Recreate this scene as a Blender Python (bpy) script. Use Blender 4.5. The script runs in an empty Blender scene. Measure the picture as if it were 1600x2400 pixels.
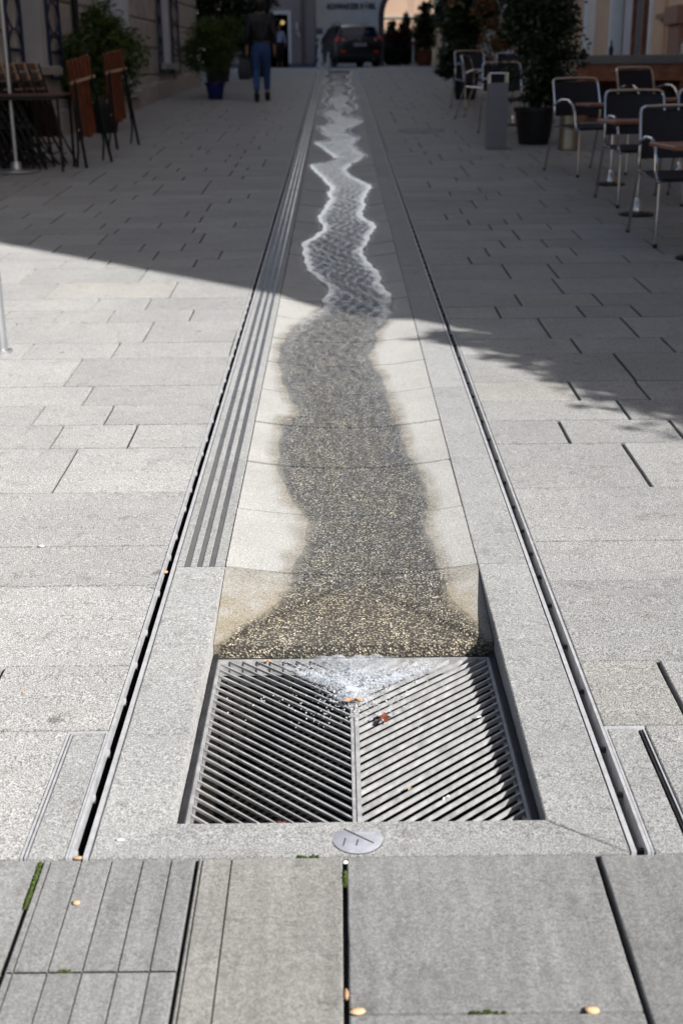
import bpy, math, random
from mathutils import Vector, Matrix
import numpy as np
R = math.radians
scn = bpy.context.scene
col = scn.collection

# ---------------------------------------------------------------- camera
PITCH = math.atan(1020.0/2900.0); ROLL = R(0.6)
cam_d = bpy.data.cameras.new('camera'); cam = bpy.data.objects.new('camera', cam_d); col.objects.link(cam)
X = Vector((1,0,0)); D = Vector((0,-math.sin(PITCH),-math.cos(PITCH))); Fw = Vector((0,math.cos(PITCH),-math.sin(PITCH)))
right = X*math.cos(ROLL)+D*math.sin(ROLL); up = X*math.sin(ROLL)-D*math.cos(ROLL); back = -Fw
mw = Matrix((right, up, back)).transposed().to_4x4(); mw.translation = (-0.026, 0, 1.301)
cam.matrix_world = mw
cam_d.sensor_fit = 'VERTICAL'; cam_d.sensor_height = 36; cam_d.sensor_width = 24
cam_d.lens = 36*2900/2400; cam_d.clip_start = .05; cam_d.clip_end = 2000
cam_d.dof.use_dof = True; cam_d.dof.focus_distance = 3.15; cam_d.dof.aperture_fstop = 4.5
scn.camera = cam

# ---------------------------------------------------------------- sky, sun, exposure
SUN_EL = R(37)
w = bpy.data.worlds.new('World'); scn.world = w; w.use_nodes = True
nt = w.node_tree; bg = nt.nodes['Background']; sky = nt.nodes.new('ShaderNodeTexSky')
sky.sky_type = 'NISHITA'; sky.sun_disc = False; sky.sun_elevation = SUN_EL; sky.sun_rotation = R(131.8)
sky.air_density = 1.0; sky.dust_density = 2.4; sky.ozone_density = 1.0
nt.links.new(sky.outputs[0], bg.inputs[0]); bg.inputs[1].default_value = 0.056
sd = bpy.data.lights.new('sun', 'SUN'); sd.energy = 4.6; sd.angle = R(0.55); sd.color = (1.0, .985, .962)
sun = bpy.data.objects.new('sun', sd); col.objects.link(sun)
S = Vector((.745*math.cos(SUN_EL), -.667*math.cos(SUN_EL), math.sin(SUN_EL))).normalized()
sun.rotation_euler = S.to_track_quat('Z', 'Y').to_euler(); sun.location = (8, -8, 12)
scn.view_settings.view_transform = 'Standard'; scn.view_settings.look = 'None'
scn.view_settings.gamma = 1; scn.view_settings.use_curve_mapping = False
scn.view_settings.exposure = 0.69
scn.render.engine = 'CYCLES'
scn.cycles.use_denoising = True; scn.cycles.max_bounces = 8; scn.cycles.transparent_max_bounces = 12
scn.cycles.caustics_reflective = False; scn.cycles.caustics_refractive = False; scn.cycles.sample_clamp_indirect = 6

# ---------------------------------------------------------------- helpers
def g(Y):
    'height of the rising street above the grate, metres'
    t = Y-1.9
    if t < 0: return .03*t
    a = min(t, 31.1)
    return .03*a+.0185*(a-4*(1-math.exp(-a/4))) + .012*max(t-31.1, 0)

class MB:
    def __init__(s): s.v=[]; s.f=[]
    def add(s, vs, fs, M=None):
        b=len(s.v)
        s.v += [tuple(M@Vector(p)) if M is not None else tuple(p) for p in vs]
        s.f += [tuple(i+b for i in f) for f in fs]; return s
    def box(s, x0,x1,y0,y1,z0,z1, M=None):
        return s.add([(x0,y0,z0),(x1,y0,z0),(x1,y1,z0),(x0,y1,z0),(x0,y0,z1),(x1,y0,z1),(x1,y1,z1),(x0,y1,z1)],
            [(0,3,2,1),(4,5,6,7),(0,1,5,4),(1,2,6,5),(2,3,7,6),(3,0,4,7)], M)
    def bbox(s, x0,x1,y0,y1,z0,z1, b=.006, M=None):
        'box with chamfered vertical and top edges'
        pts=[]
        for z,e in ((z0,0),(z1-b,0),(z1,b)):
            pts.append([(x0+e+b*(e==0)*0,y0+e,z),(x1-e,y0+e,z),(x1-e,y1-e,z),(x0+e,y1-e,z)])
        vs=sum(pts,[]); fs=[(0,3,2,1),(8,9,10,11)]
        for k in (0,4):
            for i in range(4): fs.append((k+i,k+(i+1)%4,k+4+(i+1)%4,k+4+i))
        return s.add(vs,fs,M)
    def tube(s, path, r, n=8, M=None, cap=True):
        P=[Vector(p) for p in path]; rr=r if isinstance(r,(list,tuple)) else [r]*len(P)
        vs=[]; fs=[]; ref=None
        for i,p in enumerate(P):
            t=(P[min(i+1,len(P)-1)]-P[max(i-1,0)]).normalized()
            if ref is None: ref = t.orthogonal().normalized()
            ref=(ref-t*ref.dot(t)).normalized(); b=t.cross(ref)
            for k in range(n):
                a=2*math.pi*k/n; vs.append(p+(ref*math.cos(a)+b*math.sin(a))*rr[i])
        for i in range(len(P)-1):
            for k in range(n): fs.append((i*n+k,i*n+(k+1)%n,(i+1)*n+(k+1)%n,(i+1)*n+k))
        if cap: fs += [tuple(range(n-1,-1,-1)), tuple(range((len(P)-1)*n,len(P)*n))]
        return s.add(vs,fs,M)
    def lathe(s, prof, n=24, c=(0,0,0), M=None):
        vs=[]; fs=[]
        for r,z in prof:
            for k in range(n):
                a=2*math.pi*k/n; vs.append((c[0]+r*math.cos(a),c[1]+r*math.sin(a),c[2]+z))
        for i in range(len(prof)-1):
            for k in range(n): fs.append((i*n+k,i*n+(k+1)%n,(i+1)*n+(k+1)%n,(i+1)*n+k))
        if prof[0][0]>1e-4: fs.append(tuple(range(n-1,-1,-1)))
        if prof[-1][0]>1e-4: fs.append(tuple(range((len(prof)-1)*n,len(prof)*n)))
        return s.add(vs,fs,M)
    def prism(s, poly, z0, z1, M=None):
        n=len(poly); vs=[(x,y,z0) for x,y in poly]+[(x,y,z1) for x,y in poly]
        fs=[tuple(range(n-1,-1,-1)),tuple(range(n,2*n))]+[(i,(i+1)%n,n+(i+1)%n,n+i) for i in range(n)]
        return s.add(vs,fs,M)
    def ball(s, c, r, n=10, m=7, sc=(1,1,1), M=None):
        vs=[]; fs=[]
        for i in range(m+1):
            th=math.pi*i/m
            for k in range(n):
                a=2*math.pi*k/n; vs.append((c[0]+r*sc[0]*math.sin(th)*math.cos(a),c[1]+r*sc[1]*math.sin(th)*math.sin(a),c[2]+r*sc[2]*math.cos(th)))
        for i in range(m):
            for k in range(n): fs.append((i*n+k,(i+1)*n+k,(i+1)*n+(k+1)%n,i*n+(k+1)%n))
        return s.add(vs,fs,M)
    def build(s, name, mat, parent=None, smooth=False):
        me=bpy.data.meshes.new(name); me.from_pydata(s.v,[],s.f); me.update()
        if mat is not None: me.materials.append(mat)
        if smooth:
            me.polygons.foreach_set('use_smooth',[True]*len(me.polygons))
            try: me.set_sharp_from_angle(angle=R(40))
            except Exception: pass
        o=bpy.data.objects.new(name,me); col.objects.link(o)
        if parent is not None: o.parent=parent
        return o

def tag(o,label=None,cat=None,group=None,kind=None):
    if label: o['label']=label
    if cat: o['category']=cat
    if group: o['group']=group
    if kind: o['kind']=kind
    return o
def thing(name,label,cat,loc=(0,0,0),rz=0,group=None):
    o=bpy.data.objects.new(name,None); col.objects.link(o); o.location=loc; o.rotation_euler=(0,0,rz); o.empty_display_size=.1
    return tag(o,label,cat,group)
def copy_tree(o,parent=None):
    c=o.copy(); col.objects.link(c); c.parent=parent
    for ch in list(o.children): copy_tree(ch,c)
    return c
def skin(name, pts, edges, mat, parent, sub=2):
    'one continuous surface grown round a jointed skeleton; pts are (x,y,z,radius)'
    me=bpy.data.meshes.new(name); me.from_pydata([p[:3] for p in pts],edges,[]); me.update()
    o=bpy.data.objects.new(name,me); col.objects.link(o); o.parent=parent; me.materials.append(mat)
    m=o.modifiers.new('skin','SKIN'); m.use_smooth_shade=True
    if not me.skin_vertices: me.skin_vertices.new()
    for i,p in enumerate(pts):
        sv=me.skin_vertices[0].data[i]; rr=p[3] if isinstance(p[3],tuple) else (p[3],p[3]); sv.radius=rr; sv.use_root=(i==0)
    sb=o.modifiers.new('subdivision','SUBSURF'); sb.levels=sub; sb.render_levels=sub
    return o

# ---------------------------------------------------------------- materials
class NT:
    def __init__(s,name):
        s.m=bpy.data.materials.new(name); s.m.use_nodes=True; s.t=s.m.node_tree; s.t.nodes.clear()
        s.out=s.n('ShaderNodeOutputMaterial')
    def n(s,t,**k):
        nd=s.t.nodes.new(t)
        for a,b in k.items():
            if a[0]=='_': setattr(nd,a[1:],b)
            else: nd.inputs[a.replace('_',' ')].default_value=b
        return nd
    def l(s,a,b): s.t.links.new(a,b)
    def noise(s,vec,scale,detail=2,rough=.5,dist=0):
        nd=s.n('ShaderNodeTexNoise',Scale=scale,Detail=detail,Roughness=rough,Distortion=dist); s.l(vec,nd.inputs['Vector']); return nd.outputs['Fac']
    def rng(s,val,a,b,c=0,d=1):
        nd=s.n('ShaderNodeMapRange'); nd.inputs[1].default_value=a; nd.inputs[2].default_value=b; nd.inputs[3].default_value=c; nd.inputs[4].default_value=d
        s.l(val,nd.inputs[0]); return nd.outputs[0]
    def mix(s,fac,a,b,mode='MIX'):
        nd=s.n('ShaderNodeMix',_data_type='RGBA',_blend_type=mode)
        for k,v in ((0,fac),(6,a),(7,b)):
            if hasattr(v,'is_output'): s.l(v,nd.inputs[k])
            else: nd.inputs[k].default_value=v if k==0 else (*v,1)[:4]
        return nd.outputs[2]
    def math(s,op,a,b=0):
        nd=s.n('ShaderNodeMath',_operation=op)
        for k,v in ((0,a),(1,b)):
            if hasattr(v,'is_output'): s.l(v,nd.inputs[k])
            else: nd.inputs[k].default_value=v
        return nd.outputs[0]
    def bump(s,h,strength,dist=.01):
        nd=s.n('ShaderNodeBump',Strength=strength,Distance=dist); s.l(h,nd.inputs['Height']); return nd.outputs[0]
    def pbr(s,colr,rough=.6,metal=0,normal=None,spec=.5,drough=0):
        p=s.n('ShaderNodeBsdfPrincipled')
        for k,v in (('Base Color',colr),('Roughness',rough),('Metallic',metal),('Specular IOR Level',spec),('Diffuse Roughness',drough)):
            if hasattr(v,'is_output'): s.l(v,p.inputs[k])
            else: p.inputs[k].default_value=(*v,1) if k=='Base Color' else v
        if normal is not None: s.l(normal,p.inputs['Normal'])
        s.l(p.outputs[0],s.out.inputs[0]); return p
    def obj_vec(s,rnd=True):
        tc=s.n('ShaderNodeTexCoord'); v=tc.outputs['Object']
        if not rnd: return v
        oi=s.n('ShaderNodeObjectInfo'); s.oi=oi
        m=s.n('ShaderNodeVectorMath',_operation='ADD'); k=s.n('ShaderNodeCombineXYZ')
        r=s.math('MULTIPLY',oi.outputs['Random'],57.0); s.l(r,k.inputs[0]); s.l(r,k.inputs[1]); s.l(r,k.inputs[2])
        s.l(v,m.inputs[0]); s.l(k.outputs[0],m.inputs[1]); return m.outputs[0]

def simple(name,c,rough=.6,metal=0,var=.15,scale=8,bump=0,bscale=60,spec=.5,coat=0):
    N=NT(name); v=N.obj_vec()
    f=N.noise(v,scale,4,.6)
    cc=N.mix(N.rng(f,.3,.7),tuple(max(0,k*(1-var)) for k in c),tuple(min(1,k*(1+var)) for k in c))
    rr=N.rng(f,.3,.7,max(.02,rough*.85),min(1,rough*1.15))
    nm=N.bump(N.noise(v,bscale,3),bump,.01) if bump else None
    p=N.pbr(cc,rr,metal,nm,spec)
    if coat: p.inputs['Coat Weight'].default_value=coat
    return N.m

def granite(name,base=(.303,.299,.290),warm=.035,speck=1.1,bump=.25,rough=.62,streak=0,var=.075):
    N=NT(name); v=N.obj_vec(); rnd=N.oi.outputs['Random']
    tone=N.rng(rnd,0,1,1-var,1+var)
    # some slabs of the lot are warm beige
    fr=N.math('FRACT',N.math('MULTIPLY',rnd,13.7))
    wm=N.rng(fr,1-warm,1-warm+.02)
    b=N.mix(wm,base,(base[0]*1.0,base[1]*.97,base[2]*.92))
    g1=N.noise(v,330,2,.6); g2=N.noise(v,120,2,.5); big=N.noise(v,2.2,5,.62); mid=N.noise(v,16,4,.65)
    c=N.mix(N.rng(g1,.36,.64),tuple([1-speck*.62]*3),tuple([1+speck*.45]*3))
    c2=N.mix(1.0,b,c,'MULTIPLY')
    c3=N.mix(1.0,c2,N.mix(N.rng(g2,.34,.66),(.86,.86,.86),(1.12,1.12,1.11)),'MULTIPLY')
    c4=N.mix(1.0,c3,N.mix(N.rng(big,.3,.7),(.88,.88,.89),(1.08,1.08,1.07)),'MULTIPLY')
    st=N.mix(N.rng(mid,.57,.74),(1,1,1),(.74,.72,.69))
    c5=N.mix(1.0,c4,st,'MULTIPLY')
    # scuffs lying across the slab, then old gum and drips
    md=N.n('ShaderNodeMapping'); md.inputs['Scale'].default_value=(34,120,30); N.l(v,md.inputs[0])
    dash=N.math('MULTIPLY',N.rng(N.noise(md.outputs[0],1,3,.6),.60,.70),N.rng(N.noise(v,4.5,3,.6),.45,.62))
    c5=N.mix(dash,c5,N.mix(1.0,c5,(.62,.61,.60),'MULTIPLY'))
    vg=N.n('ShaderNodeTexVoronoi',Scale=5.5,Randomness=1.0); N.l(v,vg.inputs['Vector']); vs_=N.n('ShaderNodeSeparateColor'); N.l(vg.outputs['Color'],vs_.inputs[0])
    spot=N.math('MULTIPLY',N.rng(N.math('ADD',vg.outputs['Distance'],N.rng(g2,.3,.7,-.03,.03)),.06,.11,1,0),N.rng(vs_.outputs[0],.86,.88))
    c5=N.mix(spot,c5,N.mix(1.0,c5,(.55,.54,.53),'MULTIPLY'))
    if streak:
        mp=N.n('ShaderNodeMapping'); mp.inputs['Scale'].default_value=(38,3.5,1); N.l(v,mp.inputs[0])
        sn=N.noise(mp.outputs[0],1,3,.6); c5=N.mix(1.0,c5,N.mix(N.rng(sn,.4,.72),(.96,.96,.96),(1+streak,1+streak,1+streak)),'MULTIPLY')
    tn=N.n('ShaderNodeCombineXYZ'); [N.l(tone,tn.inputs[i]) for i in range(3)]
    c6=N.mix(1.0,c5,tn.outputs[0],'MULTIPLY')
    nm=N.bump(g1,bump,.004)
    N.pbr(c6,N.rng(g2,.3,.7,rough-.08,rough+.1),0,nm,.45,1.0)
    return N.m

def channel_stone():
    'granite of the dished channel: dry grey, a tan ring at the water line, dark wet pebbly bed with painted ripple light inside'
    N=NT('channel_stone'); v=N.obj_vec(False)
    at=N.n('ShaderNodeAttribute',_attribute_name='wet'); d=at.outputs['Fac']
    jit=N.rng(N.noise(v,9,3,.6),.3,.7,-.02,.02); jit2=N.rng(N.noise(v,150,2),.3,.7,-.012,.012)
    dd=N.math('ADD',N.math('ADD',d,jit),jit2)
    g1=N.noise(v,330,2,.6); big=N.noise(v,3,4,.6)
    dry=N.mix(1.0,N.mix(N.rng(g1,.36,.64),(.21,.206,.196),(.46,.45,.43)),N.mix(N.rng(big,.3,.7),(.9,.9,.9),(1.1,1.1,1.08)),'MULTIPLY')
    vo=N.n('ShaderNodeTexVoronoi',Scale=165,Randomness=1.0); N.l(v,vo.inputs['Vector'])
    sep=N.n('ShaderNodeSeparateColor'); N.l(vo.outputs['Color'],sep.inputs[0])
    peb=N.mix(sep.outputs[0],(.165,.161,.152),(.58,.565,.525))
    peb=N.mix(1.0,peb,N.mix(N.rng(N.noise(v,7,3),.35,.65),(.86,.86,.88),(1.05,1.0,.93)),'MULTIPLY')
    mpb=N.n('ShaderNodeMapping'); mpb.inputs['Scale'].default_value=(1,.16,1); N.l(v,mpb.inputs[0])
    peb=N.mix(1.0,peb,N.mix(N.rng(N.noise(mpb.outputs[0],34,3,.6),.36,.64),(.78,.78,.80),(1.30,1.29,1.26)),'MULTIPLY')  # long streaks along the flow: ripple caustics painted into the bed colour
    peb=N.mix(1.0,peb,N.mix(N.rng(N.noise(v,72,2,.6,.5),.36,.64),(.55,.55,.56),(1.6,1.58,1.5)),'MULTIPLY')  # finer mottling, ripple light again put into the bed colour
    peb=N.mix(N.rng(vo.outputs['Distance'],.3,.55),peb,(.06,.057,.052))
    tan=N.mix(N.rng(g1,.36,.64),(.15,.138,.118),(.36,.335,.29))
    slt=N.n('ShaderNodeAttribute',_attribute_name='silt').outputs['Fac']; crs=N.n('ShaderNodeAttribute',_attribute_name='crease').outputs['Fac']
    peb=N.mix(slt,peb,N.mix(1.0,peb,(1.10,1.05,.96),'MULTIPLY')); tan=N.mix(slt,tan,N.mix(1.0,tan,(1.06,1.0,.88),'MULTIPLY'))
    wet=N.rng(dd,-.030,.004,.94,0); ring=N.rng(dd,.012,.045,1,0)
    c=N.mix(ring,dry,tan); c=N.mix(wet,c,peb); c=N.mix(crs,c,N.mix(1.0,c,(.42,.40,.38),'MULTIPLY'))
    h=N.mix(wet,N.mix(1.0,(0,0,0),(0,0,0)),(1,1,1))
    hb=N.math('ADD',N.math('MULTIPLY',N.math('MULTIPLY',vo.outputs['Distance'],-1.4),N.math('ADD',wet,.12)),N.math('MULTIPLY',g1,.35))
    rough=N.math('MULTIPLY',N.rng(N.rng(dd,.0,.05,1,0),0,1,1,.22),.62)
    N.pbr(c,rough,0,N.bump(hb,.55,.006),.5,1.0)
    return N.m

def water_mat():
    N=NT('running_water'); v=N.obj_vec(False)
    mp=N.n('ShaderNodeMapping'); mp.inputs['Scale'].default_value=(1,.34,1); N.l(v,mp.inputs[0])
    a=N.noise(mp.outputs[0],42,3,.62,.6); b=N.noise(mp.outputs[0],130,3,.6,.4); c=N.noise(mp.outputs[0],9,2,.5)
    h=N.math('ADD',N.math('ADD',N.math('MULTIPLY',a,.8),N.math('MULTIPLY',b,.42)),N.math('MULTIPLY',c,1.5))
    at=N.n('ShaderNodeAttribute',_attribute_name='mid'); bn=N.n('ShaderNodeBump',Distance=.02); N.l(h,bn.inputs['Height']); N.l(N.math('MULTIPLY',at.outputs['Fac'],.34),bn.inputs['Strength']); nm=bn.outputs[0]
    ge=N.n('ShaderNodeNewGeometry'); dt=N.n('ShaderNodeVectorMath',_operation='DOT_PRODUCT'); N.l(ge.outputs['Incoming'],dt.inputs[0]); N.l(nm,dt.inputs[1])
    cs=N.math('ABSOLUTE',dt.outputs['Value']); fs=N.math('ADD',N.math('MULTIPLY',N.math('POWER',N.math('SUBTRACT',1.0,cs),5.0),.98),.02)   # the same from above and from below
    tr=N.n('ShaderNodeBsdfTransparent'); tr.inputs[0].default_value=(.90,.90,.89,1)
    gl=N.n('ShaderNodeBsdfGlossy',Roughness=.06); gl.inputs[0].default_value=(1,1,1,1); N.l(nm,gl.inputs['Normal'])
    mx=N.n('ShaderNodeMixShader'); N.l(fs,mx.inputs[0]); N.l(tr.outputs[0],mx.inputs[1]); N.l(gl.outputs[0],mx.inputs[2])
    N.l(mx.outputs[0],N.out.inputs[0]); return N.m
def spray_mat(name,alpha=.7):
    N=NT(name)
    df=N.n('ShaderNodeBsdfPrincipled'); df.inputs['Base Color'].default_value=(.85,.88,.92,1); df.inputs['Roughness'].default_value=.08; df.inputs['Transmission Weight'].default_value=.3; df.inputs['IOR'].default_value=1.33
    v=N.obj_vec(False); f=N.noise(v,90,2); rr=N.rng(f,.3,.7,.03,.2); N.l(rr,df.inputs['Roughness'])
    tr=N.n('ShaderNodeBsdfTransparent'); mx=N.n('ShaderNodeMixShader'); mx.inputs[0].default_value=alpha
    N.l(tr.outputs[0],mx.inputs[1]); N.l(df.outputs[0],mx.inputs[2]); N.l(mx.outputs[0],N.out.inputs[0]); return N.m
def foam_mat():
    N=NT('foaming_water'); v=N.obj_vec(False); d=N.n('ShaderNodeAttribute',_attribute_name='dens').outputs['Fac']
    f=N.noise(v,170,4,.7,.8); f2=N.noise(v,45,3,.6)
    al=N.rng(N.math('ADD',N.math('MULTIPLY',d,.62),N.math('ADD',N.math('MULTIPLY',f,.62),N.math('MULTIPLY',f2,.28))),.60,1.0,0,.80)
    p=N.n('ShaderNodeBsdfPrincipled'); p.inputs['Base Color'].default_value=(.80,.84,.90,1); p.inputs['Roughness'].default_value=.12; p.inputs['Specular IOR Level'].default_value=.8
    N.l(N.bump(f,.9,.012),p.inputs['Normal']); tr=N.n('ShaderNodeBsdfTransparent'); mx=N.n('ShaderNodeMixShader')
    N.l(al,mx.inputs[0]); N.l(tr.outputs[0],mx.inputs[1]); N.l(p.outputs[0],mx.inputs[2]); N.l(mx.outputs[0],N.out.inputs[0]); return N.m
def leaf_mat(name,c1,c2,gloss=.35):
    N=NT(name); ge=N.n('ShaderNodeNewGeometry'); c=N.mix(ge.outputs['Random Per Island'],c1,c2)
    p=N.n('ShaderNodeBsdfPrincipled'); N.l(c,p.inputs['Base Color']); p.inputs['Roughness'].default_value=gloss; p.inputs['Specular IOR Level'].default_value=.4
    t=N.n('ShaderNodeBsdfTranslucent'); N.l(c,t.inputs[0]); mx=N.n('ShaderNodeMixShader'); mx.inputs[0].default_value=.25
    N.l(p.outputs[0],mx.inputs[1]); N.l(t.outputs[0],mx.inputs[2]); N.l(mx.outputs[0],N.out.inputs[0]); return N.m
def emit(name,c,s):
    N=NT(name); e=N.n('ShaderNodeEmission',Strength=s); e.inputs[0].default_value=(*c,1); N.l(e.outputs[0],N.out.inputs[0]); return N.m
def glass_mat(name,tint,rough=.05):
    N=NT(name); fr=N.n('ShaderNodeFresnel',IOR=1.5); d=N.n('ShaderNodeBsdfDiffuse'); d.inputs[0].default_value=(*tint,1)
    gl=N.n('ShaderNodeBsdfGlossy',Roughness=rough); mx=N.n('ShaderNodeMixShader'); N.l(fr.outputs[0],mx.inputs[0]); N.l(d.outputs[0],mx.inputs[1]); N.l(gl.outputs[0],mx.inputs[2])
    N.l(mx.outputs[0],N.out.inputs[0]); return N.m

M_ = dict(
 slab=granite('granite_paving'), border=granite('granite_border',(.295,.294,.288),0,.85,.3,.6,0,.05),
 front=granite('granite_front',(.192,.191,.187),0,.5,.18,.6,.24,.06), front_warm=granite('granite_front_warm',(.198,.192,.180),0,.5,.18,.6,.20,.05),
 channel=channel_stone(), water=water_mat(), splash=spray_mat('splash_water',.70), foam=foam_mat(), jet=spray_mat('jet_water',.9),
 bed=simple('joint_gravel',(.10,.095,.08),.9,0,.5,160,.6,160), earth=simple('subsoil',(.06,.055,.05),.95,0,.3,3),
 steel=simple('galvanised_steel',(.55,.55,.56),.42,.25,.15,40,.05,200), dark_steel=simple('dark_steel',(.06,.06,.065),.45,.6,.3,30),
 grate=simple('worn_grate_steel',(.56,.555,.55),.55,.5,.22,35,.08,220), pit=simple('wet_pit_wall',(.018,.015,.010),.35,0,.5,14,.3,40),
 strip=simple('guide_strip',(.105,.103,.102),.17,0,.18,18,.02,300,.8), disc=simple('lid_steel',(.47,.48,.52),.5,.35,.1,60,.05,300),
 chrome=simple('polished_tube',(.62,.62,.64),.13,1,.05,10), fabric=simple('black_textile',(.010,.011,.018),.75,0,.3,80),
 blue_fabric=simple('navy_textile',(.0085,.0095,.019),.7,0,.3,80), wood=simple('orange_wood',(.15,.043,.019),.45,0,.35,9,.1,40),
 brown_wood=simple('brown_wood',(.29,.11,.058),.5,0,.35,7,.1,40), table_wood=simple('table_wood',(.25,.105,.07),.35,0,.25,12),
 dark_table=simple('dark_table_wood',(.07,.022,.014),.3,0,.3,9), pale_wood=simple('pale_slat',(.48,.30,.20),.16,0,.2,14), green_iron=simple('green_iron',(.006,.014,.013),.45,.3,.2,20),
 black_iron=simple('black_iron',(.008,.008,.009),.5,.2,.2,20), pole=simple('aluminium_pole',(.52,.53,.55),.35,.7,.06,12),
 pillar=simple('grey_pillar',(.20,.20,.235),.42,.3,.06,6), brass=simple('brushed_bin',(.32,.29,.22),.35,.8,.15,30),
 pot_black=simple('black_pot',(.012,.012,.013),.55,0,.2,9), pot_blue=simple('blue_glaze',(.010,.016,.13),.22,0,.15,9), pot_terra=simple('terracotta',(.22,.055,.025),.8,0,.2,14),
 pot_grey=simple('grey_pot',(.05,.05,.056),.6,0,.15,9), soil=simple('potting_soil',(.02,.015,.01),.95,0,.4,40), bark=simple('bark',(.055,.04,.028),.9,0,.3,30,.4,60),
 stone=simple('house_stone',(.40,.38,.36),.85,0,.22,5,.35,30), plaster=simple('grey_plaster',(.42,.41,.41),.9,0,.08,3,.1,50), white=simple('white_plaster',(.84,.90,.95),.85,0,.05,3,.05,60),
 lilac=simple('lilac_plaster',(.24,.225,.25),.9,0,.08,3,.1,50), jamb=simple('pale_jamb',(.56,.57,.62),.6,0,.06,6), panel=simple('blue_grey_panel',(.42,.47,.62),.5,0,.06,4), shutter=simple('blue_iron',(.016,.024,.075),.5,.2,.2,10),
 sill=simple('stone_sill',(.36,.34,.33),.8,0,.12,12,.2,50), orange=simple('apricot_plaster',(.72,.50,.345),.85,0,.10,2,.1,50), peach=simple('peach_plaster',(.44,.30,.215),.9,0,.07,1.2,.1,40), beige=simple('beige_plaster',(.40,.355,.29),.9,0,.10,2,.1,40),
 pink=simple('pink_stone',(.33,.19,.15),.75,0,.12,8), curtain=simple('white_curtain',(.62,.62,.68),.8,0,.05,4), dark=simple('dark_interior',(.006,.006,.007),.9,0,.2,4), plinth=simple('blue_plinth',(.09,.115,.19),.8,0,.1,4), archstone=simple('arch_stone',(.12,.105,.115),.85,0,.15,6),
 roof=simple('roof_tile',(.14,.07,.05),.9,0,.3,6), glass=glass_mat('window_glass',(.02,.024,.03)), carglass=glass_mat('car_glass',(.008,.012,.03),.03), counter_top=simple('grey_counter',(.19,.185,.19),.45,0,.1,14),
 car=simple('black_car_paint',(.006,.0065,.010),.3,0,.1,4,0,60,.4,.35), plastic=simple('black_plastic',(.012,.012,.013),.6,0,.2,20), tyre=simple('rubber',(.012,.012,.012),.85,0,.2,30), tail=simple('tail_lamp',(.85,.05,.03),.2,0,.15,30), tail_w=simple('lamp_clear',(.6,.45,.42),.2,0,.1,30), red=simple('red_paint',(.45,.03,.03),.5,0,.1,20), signblue=simple('blue_sign',(.03,.05,.26),.5,0,.05,20), letter=simple('dark_lettering',(.008,.010,.025),.6,0,.1,20),
 plate=simple('plate_white',(.45,.45,.46),.5,0,.05,20), teal=simple('teal_mark',(.07,.19,.26),.4,0,.1,20),
 jeans=simple('denim',(.035,.085,.24),.85,0,.3,30,.2,200), jacket=simple('dark_jacket',(.012,.012,.019),.7,0,.3,20), hair=simple('dark_hair',(.010,.007,.005),.5,0,.3,60), skin_=simple('skin',(.42,.24,.17),.5,0,.06,20), boot=simple('boot_leather',(.010,.010,.011),.45,0,.2,20), sock=simple('grey_sock',(.10,.10,.11),.9,0,.2,40), bag=simple('dark_bag',(.008,.009,.016),.5,0,.2,20), scarf=simple('grey_scarf',(.16,.155,.16),.9,0,.3,40), shirt=simple('pale_shirt',(.52,.58,.85),.8,0,.08,10), 
 moss=leaf_mat('moss_green',(.035,.065,.012),(.12,.165,.03),.8), pebble=simple('pale_pebble',(.62,.42,.24),.7,0,.15,120), orange_leaf=simple('dry_leaf',(.50,.30,.17),.6,0,.25,120), red_leaf=simple('red_leaf',(.17,.045,.022),.55,0,.35,120), white_chip=simple('white_chip',(.7,.7,.68),.6,0,.1,60),
 lampglow=emit('lamp_glow',(1,.72,.28),.35),
)
LEAF=dict(
 bamboo=leaf_mat('bamboo_leaf',(.012,.026,.006),(.115,.175,.022)), olive=leaf_mat('fine_leaf',(.016,.034,.008),(.10,.165,.022)),
 laurel=leaf_mat('laurel_leaf',(.014,.026,.009),(.040,.068,.018),.25), dark=leaf_mat('dark_leaf',(.008,.014,.006),(.022,.034,.010)),
 cypress=leaf_mat('cypress_leaf',(.014,.026,.007),(.055,.075,.012)), red=leaf_mat('red_leaf_shrub',(.045,.010,.008),(.115,.024,.016)),
 autumn=leaf_mat('autumn_leaf',(.12,.05,.018),(.26,.13,.04)), tree=leaf_mat('tree_leaf',(.03,.05,.012),(.09,.13,.03)))
# ---------------------------------------------------------------- ground and paving
rnd=random.Random(7)
mb=MB(); ys=[-400,-40,-8]+[k*1.0 for k in range(-4,70,2)]+[80,120,400]
for y in ys: mb.v += [(-400,y,g(min(y,66))-.5),(400,y,g(min(y,66))-.5)]
mb.f=[(2*i,2*i+1,2*i+3,2*i+2) for i in range(len(ys)-1)]
tag(mb.build('ground',M_['earth']),'dark subsoil under the stone paving',None,None,'structure')

def sheet(name,x0,x1,y0,y1,off,mat,step=1.0):
    m=MB(); n=max(1,int((y1-y0)/step))
    for i in range(n+1):
        y=y0+(y1-y0)*i/n; z=g(y)+off; m.v += [(x0,y,z),(x1,y,z)]
    m.f=[(2*i,2*i+1,2*i+3,2*i+2) for i in range(n)]
    return m.build(name,mat)

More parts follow.
